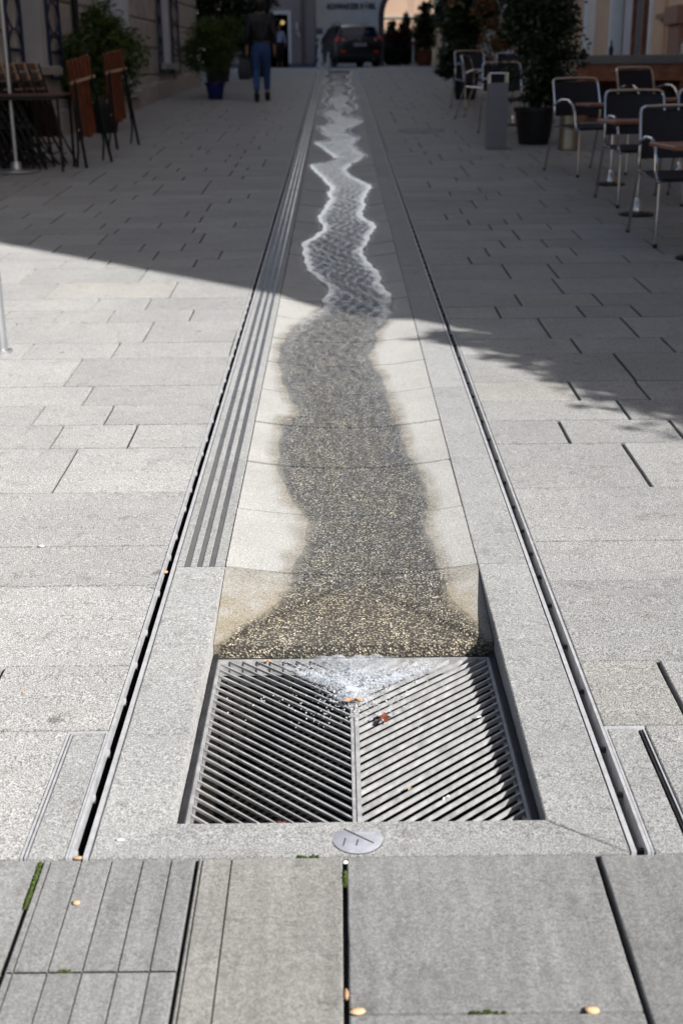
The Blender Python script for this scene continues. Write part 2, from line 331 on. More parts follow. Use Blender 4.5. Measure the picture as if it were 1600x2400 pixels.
def slab_mesh(mb,poly,top=0.0,th=.055,bev=.0028,jit=0,seg=0,zf=None):
    'one stone: convex outline (counter-clockwise), chamfered arrises, following the slope of the street'
    zf=zf or (lambda x,y:g(y))
    P=[]; n=len(poly)
    for i in range(n):
        a,b=poly[i],poly[(i+1)%n]; L=math.hypot(b[0]-a[0],b[1]-a[1]); k=max(1,int(L/seg)) if seg else 1
        for j in range(k):
            t=j/k; x=a[0]+(b[0]-a[0])*t; y=a[1]+(b[1]-a[1])*t
            if j and jit: x+=rnd.uniform(-jit,jit); y+=rnd.uniform(-jit,jit)
            P.append((x,y))
    n=len(P); ins=[]
    for i in range(n):
        a,b,c=Vector(P[i-1]),Vector(P[i]),Vector(P[(i+1)%n])
        e1=(b-a).normalized(); e2=(c-b).normalized(); n1=Vector((-e1.y,e1.x)); n2=Vector((-e2.y,e2.x))
        nn=(n1+n2); nn=nn/max(.3,nn.dot(n1)); ins.append((b.x+nn.x*bev,b.y+nn.y*bev))
    b0=len(mb.v)
    mb.v += [(x,y,zf(x,y)+top-th) for x,y in P]+[(x,y,zf(x,y)+top-bev*.8) for x,y in P]+[(x,y,zf(x,y)+top) for x,y in ins]
    for k in (0,1):
        for i in range(n): mb.f.append((b0+k*n+i,b0+k*n+(i+1)%n,b0+(k+1)*n+(i+1)%n,b0+(k+1)*n+i))
    mb.f.append(tuple(range(b0+2*n,b0+3*n)))
    return mb

ROWS=[1.866,2.30,2.584,3.03,3.30,3.735,4.18,4.45,4.705,4.98,5.43,5.715,6.14,6.41,6.70,7.13,7.58,7.835,8.137,8.426,8.843,9.08,9.33]
while ROWS[-1]<34.5: ROWS.append(ROWS[-1]+rnd.choice((.262,.27,.28,.43,.44,.275)))
JL={1:[.81],5:[.95],6:[.78],7:[1.18,.91],8:[1.04],9:[1.17],10:[1.45,1.05],11:[1.63,.95],12:[1.46,1.19,.78],13:[1.32,1.04],14:[1.63,.95],15:[1.18],16:[1.73,1.45,.91],17:[2.16,1.6,1.19,.78],18:[1.88,1.32,1.05],19:[2.11,1.64,.96]}
JR={1:[.70],5:[.96],6:[.78,1.19],7:[1.05],8:[.91],9:[1.19],10:[1.05,1.47],11:[.96],12:[.78,1.2,1.48],13:[.92,1.34],14:[1.19,1.66],15:[.96],16:[.78,1.33],17:[.92],18:[1.05,1.33],19:[1.19],20:[1.05,1.47],21:[.92,1.19]}
def paving(side,xend,name,label):
    base=sheet(name,min(side*.522,side*xend),max(side*.522,side*xend),1.866,34.4,-.022,M_['bed'])
    tag(base,label,None,None,'structure')
    single=[]; rest=[]
    for r in range(len(ROWS)-1):
        y0,y1=ROWS[r],ROWS[r+1]; js=sorted((JL if side<0 else JR).get(r,[]))
        if r in (2,3,4): js=[1.45+.137*rnd.randint(0,3)]
        if r==0: js=[1.30]
        if not js: js=[.505+.137*rnd.choice((2,3,4,5))]
        xs=[.521]+js
        if r==0: xs[0]=.606
        while xs[-1]<xend: xs.append(xs[-1]+.137*rnd.choice((2,3,3,4,4,5,6,7)))
        xs[-1]=xend
        for a,b in zip(xs[:-1],xs[1:]):
            if b-a<.03: continue
            (single if len(single)<0 or True else rest).append((y0,a,b,y1))
    def seen(s):   # how large a stone stands in the picture: nearer and nearer the middle first
        y0,a,b,y1=s; return (y0**2)+(2.2*max(0,a-.30*y0))**2*4
    single.sort(key=seen); rest=single[298:]; single=single[:298]
    for y0,a,b,y1 in single:
        x0,x1=(side*a,side*b) if side>0 else (-b,-a)
        near=y0<6.5
        gx=.0060 if y0<12 else .0065; gy=.0026
        # stones are laid a hair uneven, joints along the street are the wider ones
        ga_=gx if a>.61 else -.002; l_,r_=(ga_,gx) if side>0 else (gx,ga_)
        m=MB(); slab_mesh(m,[(x0+l_,y0+gy),(x1-r_,y0+gy),(x1-r_,y1-gy),(x0+l_,y1-gy)],rnd.uniform(-.0012,.0012),.03,.0022,.0007 if near else 0,.07 if near else 0)
        m.build('paving_slab',M_['slab'],base)
    m=MB()
    for y0,a,b,y1 in rest:
        x0,x1=(side*a,side*b) if side>0 else (-b,-a)
        slab_mesh(m,[(x0+.005,y0+.0015),(x1-.005,y0+.0015),(x1-.005,y1-.0015),(x0+.005,y1-.0015)],rnd.uniform(-.001,.001),.03,.0022)
    if rest: tag(m.build('paving_slabs',M_['slab'],base),kind='stuff')
    return base
paving(-1,4.6,'paving_left','grey granite paving left of the channel')
paving(1,5.5,'paving_right','grey granite paving right of the channel')

# plain paving farther out and beyond the crest
def far_paving(name,x0,x1,y0,y1,label):
    m=MB(); step=.44; n=max(1,int((y1-y0)/2))
    for i in range(n+1):
        y=y0+(y1-y0)*i/n; m.v += [(x0,y,g(y)-.004),(x1,y,g(y)-.004)]
    m.f=[(2*i,2*i+1,2*i+3,2*i+2) for i in range(n)]
    return tag(m.build(name,M_['slab']),label,None,None,'structure')
far_paving('paving_beyond_crest',-14,9,34.46,70,'paving beyond the top of the rise')
far_paving('paving_side_left',-16,-4.62,-6,34.4,'paving at the far left')
far_paving('paving_side_right',5.56,16,-6,1.86,'paving at the far right')
far_paving('paving_behind',-4.6,5.5,-6,.55,'paving behind the viewer')

# foreground slabs in front of the drain, some with sawn guide grooves
fbase=sheet('paving_front',-4.6,5.5,.55,1.864,-.024,M_['bed']); tag(fbase,'granite paving in front of the drain',None,None,'structure')
def front(x0,x1,y0,y1,grooves=()):
    m=MB()
    if not grooves:
        slab_mesh(m,[(x0,y0),(x1,y0),(x1,y1),(x0,y1)],rnd.uniform(-.001,.001),.035,.0022,.0008,.05)
    else:
        prof=[(x0,-.035),(x0,-.002),(x0+.002,0)]
        for q in grooves: prof += [(q-.0019,0),(q-.0009,-.0065),(q+.0009,-.0065),(q+.0019,0)]
        prof += [(x1-.002,0),(x1,-.002),(x1,-.035)]
        n=len(prof)
        for y,dz in ((y0,-.0),(y0+.002,0),(y1-.002,0),(y1,0)):
            e=.002 if y in (y0,y1) else 0
            m.v += [(px,y,g(y)+pz-(e if pz>-.003 else 0)) for px,pz in prof]
        for k in range(3):
            for i in range(n-1): m.f.append((k*n+i,k*n+i+1,(k+1)*n+i+1,(k+1)*n+i))
    m.build('paving_slab',M_['front_warm' if abs(x0+.284)<.002 else 'front'],fbase)
GL=[-.545,-.491,-.437,-.382,-.332]; GC=[-.2775,-.226]
ycut=[(1.584,1.862),(1.18,1.580),(.78,1.176)]
for a,b in ycut: front(-.557,-.291,a,b,GL)
for a,b in ((1.20,1.862),(.62,1.196)): front(-.284,-.031,a,b,GC)
for a,b in ((1.490,1.862),(.95,1.484)): front(-.022,.414,a,b)
for a,b in ((1.32,1.862),(.80,1.316)): front(.424,.98,a,b)
for a,b in ((1.40,1.862),(.9,1.396)): front(.988,1.62,a,b); front(-1.20,-.568,a-.1,b if b>1.5 else b-.1)
for a,b in ((1.25,1.862),(.70,1.246)): front(1.628,2.4,a,b); front(-2.1,-1.208,a,b)
m=MB()
for x0 in (-4.5,-3.7,-2.9,2.41,3.2,4.0):
    slab_mesh(m,[(x0,.6),(x0+.78,.6),(x0+.78,1.862),(x0,1.862)],0,.035)
for x0 in (-2.1,-1.2,-.28,.43,1.2,1.9): slab_mesh(m,[(x0,.57),(x0+.6,.57),(x0+.6,.615),(x0,.615)],-.001,.03)
tag(m.build('paving_slabs',M_['front'],fbase),kind='stuff')

# ---------------------------------------------------------------- the channel
STREAM=[(33.6,-.30,.27),(31.08,-0.286,0.250),(28.96,-0.269,0.190),(26.25,-0.212,0.230),(24.34,-0.165,0.233),(23.67,-0.284,0.215),(22.09,-0.175,0.260),(20.73,-0.226,0.222),(19.74,-0.254,0.173),(18.84,-0.174,0.270),(17.82,-0.184,0.287),(17.09,-0.259,0.161),(16.40,-0.235,0.153),(15.76,-0.183,0.183),(15.47,-0.254,0.201),(14.90,-0.204,0.227),(14.36,-0.144,0.238),(13.75,-0.113,0.233),(13.41,-0.163,0.169),(12.88,-0.269,0.112),(12.57,-0.258,0.073),(12.00,-0.185,0.148),(11.47,-0.135,0.217),(11.14,-0.100,0.258),(10.75,-0.057,0.238),(10.40,-0.127,0.194),(10.00,-0.172,0.166),(9.63,-0.181,0.149),(9.33,-0.159,0.234),(9.11,-0.139,0.232),(8.85,-0.175,0.212),(8.65,-0.214,0.189),(8.46,-0.293,0.160),(8.32,-0.249,0.141),(8.18,-0.257,0.130),(7.92,-0.251,0.140),(7.71,-0.235,0.181),(7.52,-0.200,0.205),(7.33,-0.153,0.214),(7.15,-0.109,0.215),(6.97,-0.073,0.230),(6.81,-0.106,0.247),(6.72,-0.115,0.260),(6.57,-0.110,0.254),(6.39,-0.153,0.240),(6.14,-0.225,0.209),(5.96,-0.262,0.150),(5.79,-0.293,0.155),(5.58,-0.299,0.099),(5.39,-0.291,0.123),(5.21,-0.284,0.137),(5.04,-0.272,0.159),(4.88,-0.234,0.162),(4.73,-0.203,0.181),(4.61,-0.191,0.185),(4.56,-0.264,0.191),(4.45,-0.251,0.194),(4.29,-0.249,0.202),(4.15,-0.242,0.210),(3.97,-0.231,0.229),(3.84,-0.215,0.243),(3.70,-0.178,0.254),(3.57,-0.148,0.245),(3.47,-0.135,0.225),(3.36,-0.129,0.231),(3.27,-0.152,0.236),(3.15,-.16,.25),(3.02,-.19,.26),(2.93,-.23,.285),(2.85,-.28,.31),(2.766,-.335,.335)]
sy=np.array([s[0] for s in STREAM][::-1]); sl=np.array([s[1] for s in STREAM][::-1]); sr=np.array([s[2] for s in STREAM][::-1])
fy=np.arange(2.70,33.6,.03)
def smooth_edge(vals):
    f=np.interp(fy,sy,vals); out=f.copy()
    for i,yv in enumerate(fy):
        sg=.03+.0028*yv; wgt=np.exp(-.5*((fy-yv)/sg)**2); out[i]=(f*wgt).sum()/wgt.sum()
    return out
sl=smooth_edge(sl); sr=smooth_edge(sr); sy=fy
ph=2*np.pi*20*np.log(1.5+.05*fy)
wk=np.clip((fy-8.2)/3,0,1)
am=.026+.034*np.clip((fy-11)/5,0,1)
sl=sl-am*wk*np.sin(ph); sr=sr-am*wk*np.sin(ph+.5)
bend=0*np.clip((fy-20)/5,0,1)*np.sin(2*np.pi*fy/(2.1+.3*np.sin(fy*.7)))+.018*np.clip((fy-8)/3,0,1)*np.sin(2*np.pi*fy/1.13+1)
sl=sl+bend; sr=sr+bend*.9
def edges_at(y): return float(np.interp(y,sy,sl)),float(np.interp(y,sy,sr))
def wetness(x,y):
    'signed distance to the water line, negative inside the stream'
    best=9
    for dy in (-.09,-.05,-.02,0,.02,.05,.09):
        l,r=edges_at(y+dy)
        if l<=x<=r: d=-min(x-l,r-x) if dy==0 else abs(dy)
        else: d=math.hypot(max(l-x,x-r),dy)
        if dy==0 and d<0: return d
        best=min(best,d)
    return best
SAG=.030
def dish(x): return -SAG*(1-min(1,(x/.345)**2))
LIP_Y=2.760; LIP_Z=-.043; APEX=3.11
def bed(x,y):
    'height of the channel bed below the street at (x, y)'
    if y>=3.147: return dish(x)
    t=(3.147-y)/(3.147-LIP_Y)          # 0 at the last dished stone, 1 at the lip
    wing=dish(x)*(1-t)+t*LIP_Z
    tri=-SAG+(LIP_Z-.004+SAG)*max(0,(APEX-y)/(APEX-LIP_Y))
    half=.33*max(0,(APEX-y)/(APEX-LIP_Y))
    return wing if abs(x)>half else min(wing, tri)
chan=MB()
for a,b in ((-.478,.478),):
    for y in [3.1+k*1.05 for k in range(30)]: chan.v += [(a,y,g(y)-.10),(b,y,g(y)-.10)]
chan.f=[(2*i,2*i+1,2*i+3,2*i+2) for i in range(29)]
chan=tag(chan.build('channel',M_['bed']),'dished granite water channel down the middle of the street',None,None,'structure')
def dish_slab(y0,y1,nx,ny):
    m=MB(); ga=.0058; dz=rnd.uniform(-.0045,.0008); tilt=rnd.uniform(-.006,.006); y0+=ga; y1-=ga; X0=.3435
    wet=[]
    for j in range(ny+1):
        y=y0+(y1-y0)*j/ny
        for i in range(nx+1):
            x=-X0+2*X0*i/nx; m.v.append((x,y,g(y)+bed(x,y)+(dz+tilt*(y-(y0+y1)/2) if y0>3.1 else 0))); wet.append(wetness(x,y) if y0>3.1 else min(wetness(x,y),.020)-(.03 if abs(x)<.335*(APEX-y)/(APEX-LIP_Y) else 0))
    n=nx+1
    for j in range(ny):
        for i in range(nx): m.f.append((j*n+i,j*n+i+1,(j+1)*n+i+1,(j+1)*n+i))
    # skirts
    ring=[i for i in range(n)]+[j*n+nx for j in range(1,ny+1)]+[ny*n+i for i in range(nx-1,-1,-1)]+[j*n for j in range(ny-1,0,-1)]
    b0=len(m.v)
    for k in ring: v=m.v[k]; m.v.append((v[0],v[1],v[2]-.045)); wet.append(wet[k])
    L=len(ring)
    for i in range(L): m.f.append((ring[(i+1)%L],ring[i],b0+i,b0+(i+1)%L))
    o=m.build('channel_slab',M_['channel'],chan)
    at=o.data.attributes.new('wet','FLOAT','POINT'); at.data.foreach_set('value',wet)
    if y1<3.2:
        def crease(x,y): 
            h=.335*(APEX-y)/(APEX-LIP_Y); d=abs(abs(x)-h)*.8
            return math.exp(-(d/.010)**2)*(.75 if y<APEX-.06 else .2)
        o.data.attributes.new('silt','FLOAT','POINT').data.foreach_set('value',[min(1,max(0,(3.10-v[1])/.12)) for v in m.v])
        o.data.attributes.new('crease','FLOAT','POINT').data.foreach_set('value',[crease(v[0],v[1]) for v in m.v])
dish_slab(LIP_Y,3.147,80,50)
y=3.147; step=.4435
while y<33.4:
    ny=16 if y<8 else (8 if y<16 else 5); dish_slab(y,y+step,30 if y<10 else 16,ny); y+=step
# border stones: plain beside the grate, then guide-strip stones on the left and plain stones on the right
def border(poly,seg=.06):
    m=MB(); slab_mesh(m,poly,0,.085,.0025,.0006,seg); return m.build('border_stone',M_['border'],chan)
e=.0008
border([(-.479,1.868),(-.3455,1.9705),(-.3455,2.6885),(-.479,2.6885)]); border([(.3455,1.9705),(.479,1.868),(.479,2.6925),(.3455,2.6925)])
border([(-.478,1.8665),(.478,1.8665),(.3445,1.9685),(-.3445,1.9685)])
border([(-.479,2.6905),(-.3455,2.6905),(-.3455,3.1455),(-.479,3.1455)]); border([(.3455,2.6945),(.479,2.6945),(.479,3.1455),(.3455,3.1455)])
y=3.147
while y<33.4:
    y1=min(y+.88,33.6)
    m=MB(); slab_mesh(m,[(.3455,y+.001),(.479,y+.001),(.479,y1-.001),(.3455,y1-.001)],0,.085,.002); m.build('border_stone',M_['border'],chan)
    # left stone with three inlaid guide strips
    lo=[-.479,-.4585,-.4415,-.4235,-.4085,-.3905,-.3745,-.3475]
    m=MB()
    for a,b in ((lo[0],lo[1]),(lo[2],lo[3]),(lo[4],lo[5]),(lo[6],lo[7])): slab_mesh(m,[(a,y+.001),(b,y+.001),(b,y1-.001),(a,y1-.001)],0,.085,.0012)
    for a,b in ((lo[1],lo[2]),(lo[3],lo[4]),(lo[5],lo[6])): m.box(a,b,y+.001,y1-.001,g((y+y1)/2)-.085,g((y+y1)/2)-.02)
    m.build('border_stone',M_['border'],chan)
    for a,b in ((lo[1],lo[2]),(lo[3],lo[4]),(lo[5],lo[6])):
        m=MB(); slab_mesh(m,[(a+.0012,y+.0012),(b-.0012,y+.0012),(b-.0012,y1-.0012),(a+.0012,y1-.0012)],-.0012,.018,.001); m.build('guide_strip',M_['strip'],chan)
    y=y1

# ---------------------------------------------------------------- slot drains either side
def slot_drain(sd,label):
    t=thing('slot_drain',label,'drain',(0,0,0),0,None)
    def rail(a,b,y0,y1,zt,zb,name,mat):
        m=MB(); x0,x1=min(sd*a,sd*b),max(sd*a,sd*b); n=max(2,int((y1-y0)/.6))
        for i in range(n+1):
            y=y0+(y1-y0)*i/n; z=g(y); m.v += [(x0,y,z+zb),(x1,y,z+zb),(x1,y,z+zt),(x0,y,z+zt)]
        for i in range(n):
            for k in range(4): m.f.append((i*4+k,i*4+(k+1)%4,i*4+4+(k+1)%4,i*4+4+k))
        m.f += [(3,2,1,0),(n*4,n*4+1,n*4+2,n*4+3)]
        return m.build(name,mat,t)
    rail(.4815,.4905,1.868,33.5,.0006,-.075,'inner_rail',M_['steel'])
    rail(.5105,.5165,1.868,33.5,.0004,-.02 if sd<0 else -.075,'outer_rail',M_['steel'])
    rail(.478,.5205,1.868,33.5,-.12,-.125,'gutter_floor',M_['dark_steel'])
    m=MB(); 
    rail(.5168,.5200,1.868,33.5,-.024,-.12,'gutter_wall',M_['dark_steel'])
    ys=[1.895,2.07,2.232]; 
    while ys[-1]<9: ys.append(ys[-1]+rnd.uniform(.15,.24))
    for y in ys:
        m=MB(); z=g(y); a,b=sorted((sd*.5102,sd*(.5055 if sd<0 else .4908)))
        m.box(a,b,y-.004,y+.004,z-.022,z-.007 if sd<0 else z-.013)
        m.build('spacer',M_['steel' if sd<0 else 'dark_steel'],t)
    return t
slot_drain(-1,'narrow steel slot drain along the left border with the guide strips')
slot_drain(1,'narrow steel slot drain along the plain right border of the channel')
# inspection covers in the paving at the near end of each slot
def cover(sd,label):
    t=thing('inspection_cover',label,'cover')
    x0,x1=sorted((sd*.5175,sd*.602)); y0,y1=1.868,2.2935
    zz=lambda y:g(y)+.0005
    def bar(a,b,c,d,name='frame_bar',mat='steel',th=.03,top=0):
        m=MB(); m.add([(a,c,g(c)-th),(b,c,g(c)-th),(b,d,g(d)-th),(a,d,g(d)-th),(a,c,g(c)+top),(b,c,g(c)+top),(b,d,g(d)+top),(a,d,g(d)+top)],[(0,3,2,1),(4,5,6,7),(0,1,5,4),(1,2,6,5),(2,3,7,6),(3,0,4,7)])
        return m.build(name,M_[mat],t)
    bar(x0,x1,y1-.0045,y1,top=.0008)
    if sd<0: bar(x0,x0+.004,y0,y1-.0047,top=.0006); bar(x0+.0075,x0+.0105,y0,y1-.0047,top=.0005); bar(x1-.004,x1,y0,y1-.0047,top=.0004); a,b=x0+.0125,x1-.006
    else: bar(x0,x0+.004,y0,y1-.0047,top=.0006); bar(x1-.003,x1,y0,y1-.0047,top=-.004); bar(x1-.0095,x1-.0065,y0,y1-.0047,top=-.006,mat='dark_steel'); a,b=x0+.0065,x1-.0165
    m=MB(); slab_mesh(m,[(a,y0),(b,y0),(b,y1-.007),(a,y1-.007)],-.001,.03,.0015,.0005,.05); m.build('stone_infill',M_['border'],t)
cover(-1,'stone filled steel inspection cover beside the left slot drain')
cover(1,'stone filled steel inspection cover beside the right slot drain')

# ---------------------------------------------------------------- the grate
GZ=-.046
gr=thing('drain_grate','large square steel grate with herringbone bars in a stone frame','grate',(0,0,0))
gx=.3315; gy0,gy1=1.972,2.738
def part(name,m,mat,parent,smooth=False): return m.build(name,M_[mat],parent,smooth)
for a,b,c,d in ((-.343,-gx,gy0-.002,2.758),(gx,.343,gy0-.002,2.758),(-gx,gx,gy1+.008,2.758)):
    m=MB(); m.box(a,b,c,d,-.12,GZ-.002+(0.012 if a*b>0 else 0)); part('outer_frame',m,'dark_steel',gr)
for a,b,c,d in ((-gx,-gx+.008,gy0,gy1),(gx-.008,gx,gy0,gy1),(-gx,gx,gy1,gy1+.0075)):
    m=MB(); m.box(a+.0004,b-.0004,c,d,GZ-.04,GZ+.0005); part('inner_frame',m,'grate',gr)
for a,b in ((-.0105,-.0035),(-.0015,.0075)):
    m=MB(); m.box(a,b,gy0,gy1-.0005,GZ-.045,GZ+.0008); part('centre_rib',m,'grate',gr)
sp=.0312; slope=.95; bw=.0048
def bars(sd):
    xa,xb=(-.0108,-gx+.0084) if sd<0 else (.0078,gx-.0084)
    k=0; c=gy0-.26
    while c<gy1:
        # bar runs from the centre rib (y=c) outward and up the street
        y0=c; y1=c+abs(xb-xa)*slope
        x0,x1=xa,xb; ya,yb=y0,y1
        if ya<gy0: t=(gy0-ya)/(yb-ya); x0=xa+(xb-xa)*t; ya=gy0
        if yb>gy1-.001: t=(gy1-.001-ya)/(yb-ya); x1=x0+(x1-x0)*t; yb=gy1-.001
        if yb-ya>.012:
            h=bw*math.hypot(1,slope)/1.0; m=MB()
            p=[(x0,ya-h),(x1,yb-h),(x1,yb+h*.0+.0001),(x0,ya+.0001)] if False else [(x0,ya-h/2),(x1,yb-h/2),(x1,yb+h/2),(x0,ya+h/2)]
            p=[(a,min(max(b,gy0+.0002),gy1-.0002)) for a,b in p]
            if x1<x0: p=p[::-1]
            dz=rnd.uniform(-.0012,.0004)
            m.prism(p,GZ-(.0062 if sd<0 else .0098),GZ+dz); part('bar',m,'grate',gr)
        c+=sp
bars(-1); bars(1)
m=MB()   # shaft below
for a,b,c,d in ((-.36,-.344,1.955,2.775),(.344,.36,1.955,2.775),(-.344,.344,1.955,1.9685),(-.344,.344,2.762,2.775)): m.box(a,b,c,d,-.46,-.09 if b<=-.344 or a>=.344 or c<2 else -.115)
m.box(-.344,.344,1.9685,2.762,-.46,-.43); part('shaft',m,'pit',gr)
# round lid let into the front stone
lid=thing('round_access_cover','small round steel lid with a slot set in the stone below the grate','lid',(-.003,1.9165,g(1.9165)-.0011))
m=MB(); m.lathe([(.0455,-.006),(.0455,.0012),(.0445,.0018),(.0,.0018)],40); part('disc',m,'disc',lid,True)
m=MB(); m.lathe([(.0475,-.006),(.0475,.0008),(.0462,.0008),(.0462,-.006)],40); part('rim',m,'dark_steel',lid)
m=MB(); m.box(-.035,.035,-.0014,.0014,.0019,.0024,Matrix.Rotation(R(-40),4,'Z')@Matrix.Translation((-.003,.006,0))); part('slot',m,'dark_steel',lid)
for x,y,a,l in ((-.024,-.012,80,.012),(-.001,-.014,80,.010)):
    m=MB(); m.box(-l,l,-.0009,.0009,.0019,.0023,Matrix.Translation((x,y,0))@Matrix.Rotation(R(a),4,'Z')); part('mark',m,'dark_steel',lid)
m=MB(); m.box(-.016,.020,-.0016,.0016,.0019,.0024,Matrix.Translation((.012,.016,0))); m.box(-.002,.002,-.004,.004,.0019,.0026,Matrix.Translation((.004,.018,0))); part('raised_mark',m,'steel',lid)

# ---------------------------------------------------------------- water
m=MB(); NX=34; mid=[]; rw=random.Random(21)
yy=[]; y=2.757
while y<33.5: yy.append(y); y+=.022 if y<7 else (.04 if y<14 else .08)
for y in yy:
    l,r=edges_at(y); wv=.006*math.sin(y*9)+.005*math.sin(y*23+1)
    l+=wv; r+=.006*math.sin(y*11+2)+.005*math.sin(y*27)
    for i in range(NX+1):
        u=i/NX; x=l+(r-l)*u; e=min(u,1-u)*(r-l)
        film=.0024*(1-math.exp(-e/.06)) - .0002
        # smooth oblique waves weave from bank to bank and cross in the middle
        phi=2*math.pi*20*math.log(1.5+.05*y); hw=(r-l)/2; xc=(l+r)/2; wk_=min(1,max(0,(y-12.5)/4))*(.55+.3*math.sin(y*1.3)); phi+=.8*math.sin(y*.83)
        cr=max(math.exp(-((x-xc+hw*.82*math.sin(phi))/(.03+.0012*y))**2),math.exp(-((x-xc-hw*.82*math.sin(phi+.5))/(.03+.0012*y))**2))
        mid.append((.08+.92*(1-math.exp(-(e/(.045+.0012*y))**2)))*(1-wk_*cr)*(1+.6*min(1,max(0,(11.5-y)/3)))*(.22+rw.uniform(.0,.55)+.75*abs(math.sin(x*61+2.3*math.sin(y*7.1+x*9))*math.sin(y*16+x*33+1.7*math.sin(y*3.3)))))
        film*= .75+.5*math.sin(y*14+3*math.sin(x*20))*.35+.1
        m.v.append((x,y,g(y)+bed(x,y)+film))
n=NX+1
for j in range(len(yy)-1):
    for i in range(NX): m.f.append((j*n+i,j*n+i+1,(j+1)*n+i+1,(j+1)*n+i))
# the sheet curls over the lip into the grate
b0=len(m.v)
for dy,dz in ((-.006,-.004),(-.012,-.013),(-.016,-.03),(-.018,-.05)):
    for i in range(NX+1):
        u=i/NX; x=-.20+.40*u; m.v.append((x,2.757+dy,g(2.757)+LIP_Z+.002+dz))
for k in range(3):
    for i in range(NX): m.f.append((b0+k*n+i+n,b0+k*n+i+1+n,b0+k*n+i+1,b0+k*n+i))
wat=m.build('water',M_['water'],None,True); mid += [.6]*(len(m.v)-len(mid)); at=wat.data.attributes.new('mid','FLOAT','POINT'); at.data.foreach_set('value',mid)
tag(wat,'thin rippling stream winding down the channel into the grate',None,None,'structure')
# splashing drops on the grate
rs=random.Random(3); m=MB()
ico=[(0,0,1),(.894,0,.447),(.276,.851,.447),(-.724,.526,.447),(-.724,-.526,.447),(.276,-.851,.447),(.724,.526,-.447),(-.276,.851,-.447),(-.894,0,-.447),(-.276,-.851,-.447),(.724,-.526,-.447),(0,0,-1)]
icf=[(0,1,2),(0,2,3),(0,3,4),(0,4,5),(0,5,1),(1,6,2),(2,7,3),(3,8,4),(4,9,5),(5,10,1),(6,7,2),(7,8,3),(8,9,4),(9,10,5),(10,6,1),(11,7,6),(11,8,7),(11,9,8),(11,10,9),(11,6,10)]
def drop(x,y,z,r):
    m.add([(x+a*r,y+b*r,z+c*r*rs.uniform(.8,1.4)) for a,b,c in ico],icf)
for k in range(3400):
    # two jets following the valleys of the bars, meeting at the rib
    t=abs(rs.gauss(0,.40)); sd=rs.choice((-1,1,1))
    if t>1: t=rs.random()*.5
    if rs.random()<.32: x=rs.gauss(-.005,.035); y=2.575+rs.gauss(0,.045)
    else:
        t=min(1,t); x=sd*(.02+.21*t)*(.8 if sd<0 else 1.0); y=2.585+.125*t+rs.gauss(0,.02)
    if y>2.738: y=2.738-rs.random()*.02
    r=rs.uniform(.0006,.0015)*(1.8 if rs.random()<.06 else 1)
    drop(x,y,GZ+.001+abs(rs.gauss(0,.010)),r)
for k in range(220):
    drop(rs.gauss(-.02,.09),2.50+rs.gauss(0,.05),GZ+.002+abs(rs.gauss(0,.008)),rs.uniform(.0009,.0022))
tag(m.build('water_splash',M_['splash'],None,True),'white splash of drops where the stream falls on the grate','splash',None,'stuff')

m=MB(); dens=[]; nx,ny=110,60; rf=random.Random(8)
for j in range(ny+1):
    y=2.44+(2.742-2.44)*j/ny
    for i in range(nx+1):
        x=-.27+.56*i/nx; t=abs(x)/.25*(1.2 if x<0 else 1.0); ly=2.570+.14*min(1.2,t)
        d=math.exp(-((y-ly)/(.026 if y<ly else .034))**2)*math.exp(-(t/.78)**4)*.95
        d=max(d,math.exp(-((x+.004)/.042)**2-((y-2.555)/.055)**2)*1.1, .62*math.exp(-(x/.13)**2)*(1 if y>ly else 0))
        dens.append(min(1,d)); m.v.append((x,y,g(y)*.0+GZ+.003+.020*d*(.5+.5*math.sin(x*95+1.7*math.sin(y*70))*math.sin(y*120+x*40))+rf.uniform(0,.004)*d))
for j in range(ny):
    for i in range(nx): m.f.append((j*(nx+1)+i,j*(nx+1)+i+1,(j+1)*(nx+1)+i+1,(j+1)*(nx+1)+i))
fo=m.build('water_foam',M_['foam'],None,True); fo.data.attributes.new('dens','FLOAT','POINT').data.foreach_set('value',dens)
tag(fo,'foaming water breaking over the far bars of the grate','water',None,'stuff')
# ---------------------------------------------------------------- house on the left
A2=Vector((-3.569,15.749)); B2=Vector((-2.978,26.345)); dv=(B2-A2).normalized(); rz=math.atan2(dv.y,dv.x)
hs=thing('stone_house','grey house of large smooth stone blocks with blue iron shutters, left side','house',(A2.x,A2.y,0),rz)
# local x runs up the street along the front, -y points out to the street
S0,S1=-7.0,11.75
wins=[(-.78,.26,1.46,3.6),(3.42,4.98,1.13,3.7),(7.62,8.55,1.56,3.55)]   # openings: from, to, sill, head
m=MB()
def wall_with_holes(m,s0,s1,z0,z1,holes,ya,yb):
    cuts=sorted(holes); s=s0
    for a,b,c,d in cuts:
        m.box(s,a,ya,yb,z0,z1); m.box(a,b,ya,yb,z0,c); m.box(a,b,ya,yb,d,z1); s=b
    m.box(s,s1,ya,yb,z0,z1)
wall_with_holes(m,S0,S1,-.5,12.0,wins,.035,.45); m.box(S0,S1,.45,9,-.5,12.0)
part('wall',m,'plaster',hs)
m=MB(); m.add([(S0-.3,-.4,12),(S1+.3,-.4,12),(S1+.3,9.3,12),(S0-.3,9.3,12),(S0-.3,4.5,14.6),(S1+.3,4.5,14.6)],[(0,1,5,4),(2,3,4,5),(1,2,5),(3,0,4),(3,2,1,0)]); part('roof',m,'roof',hs)
rb=random.Random(11)
zc=.50; course=0
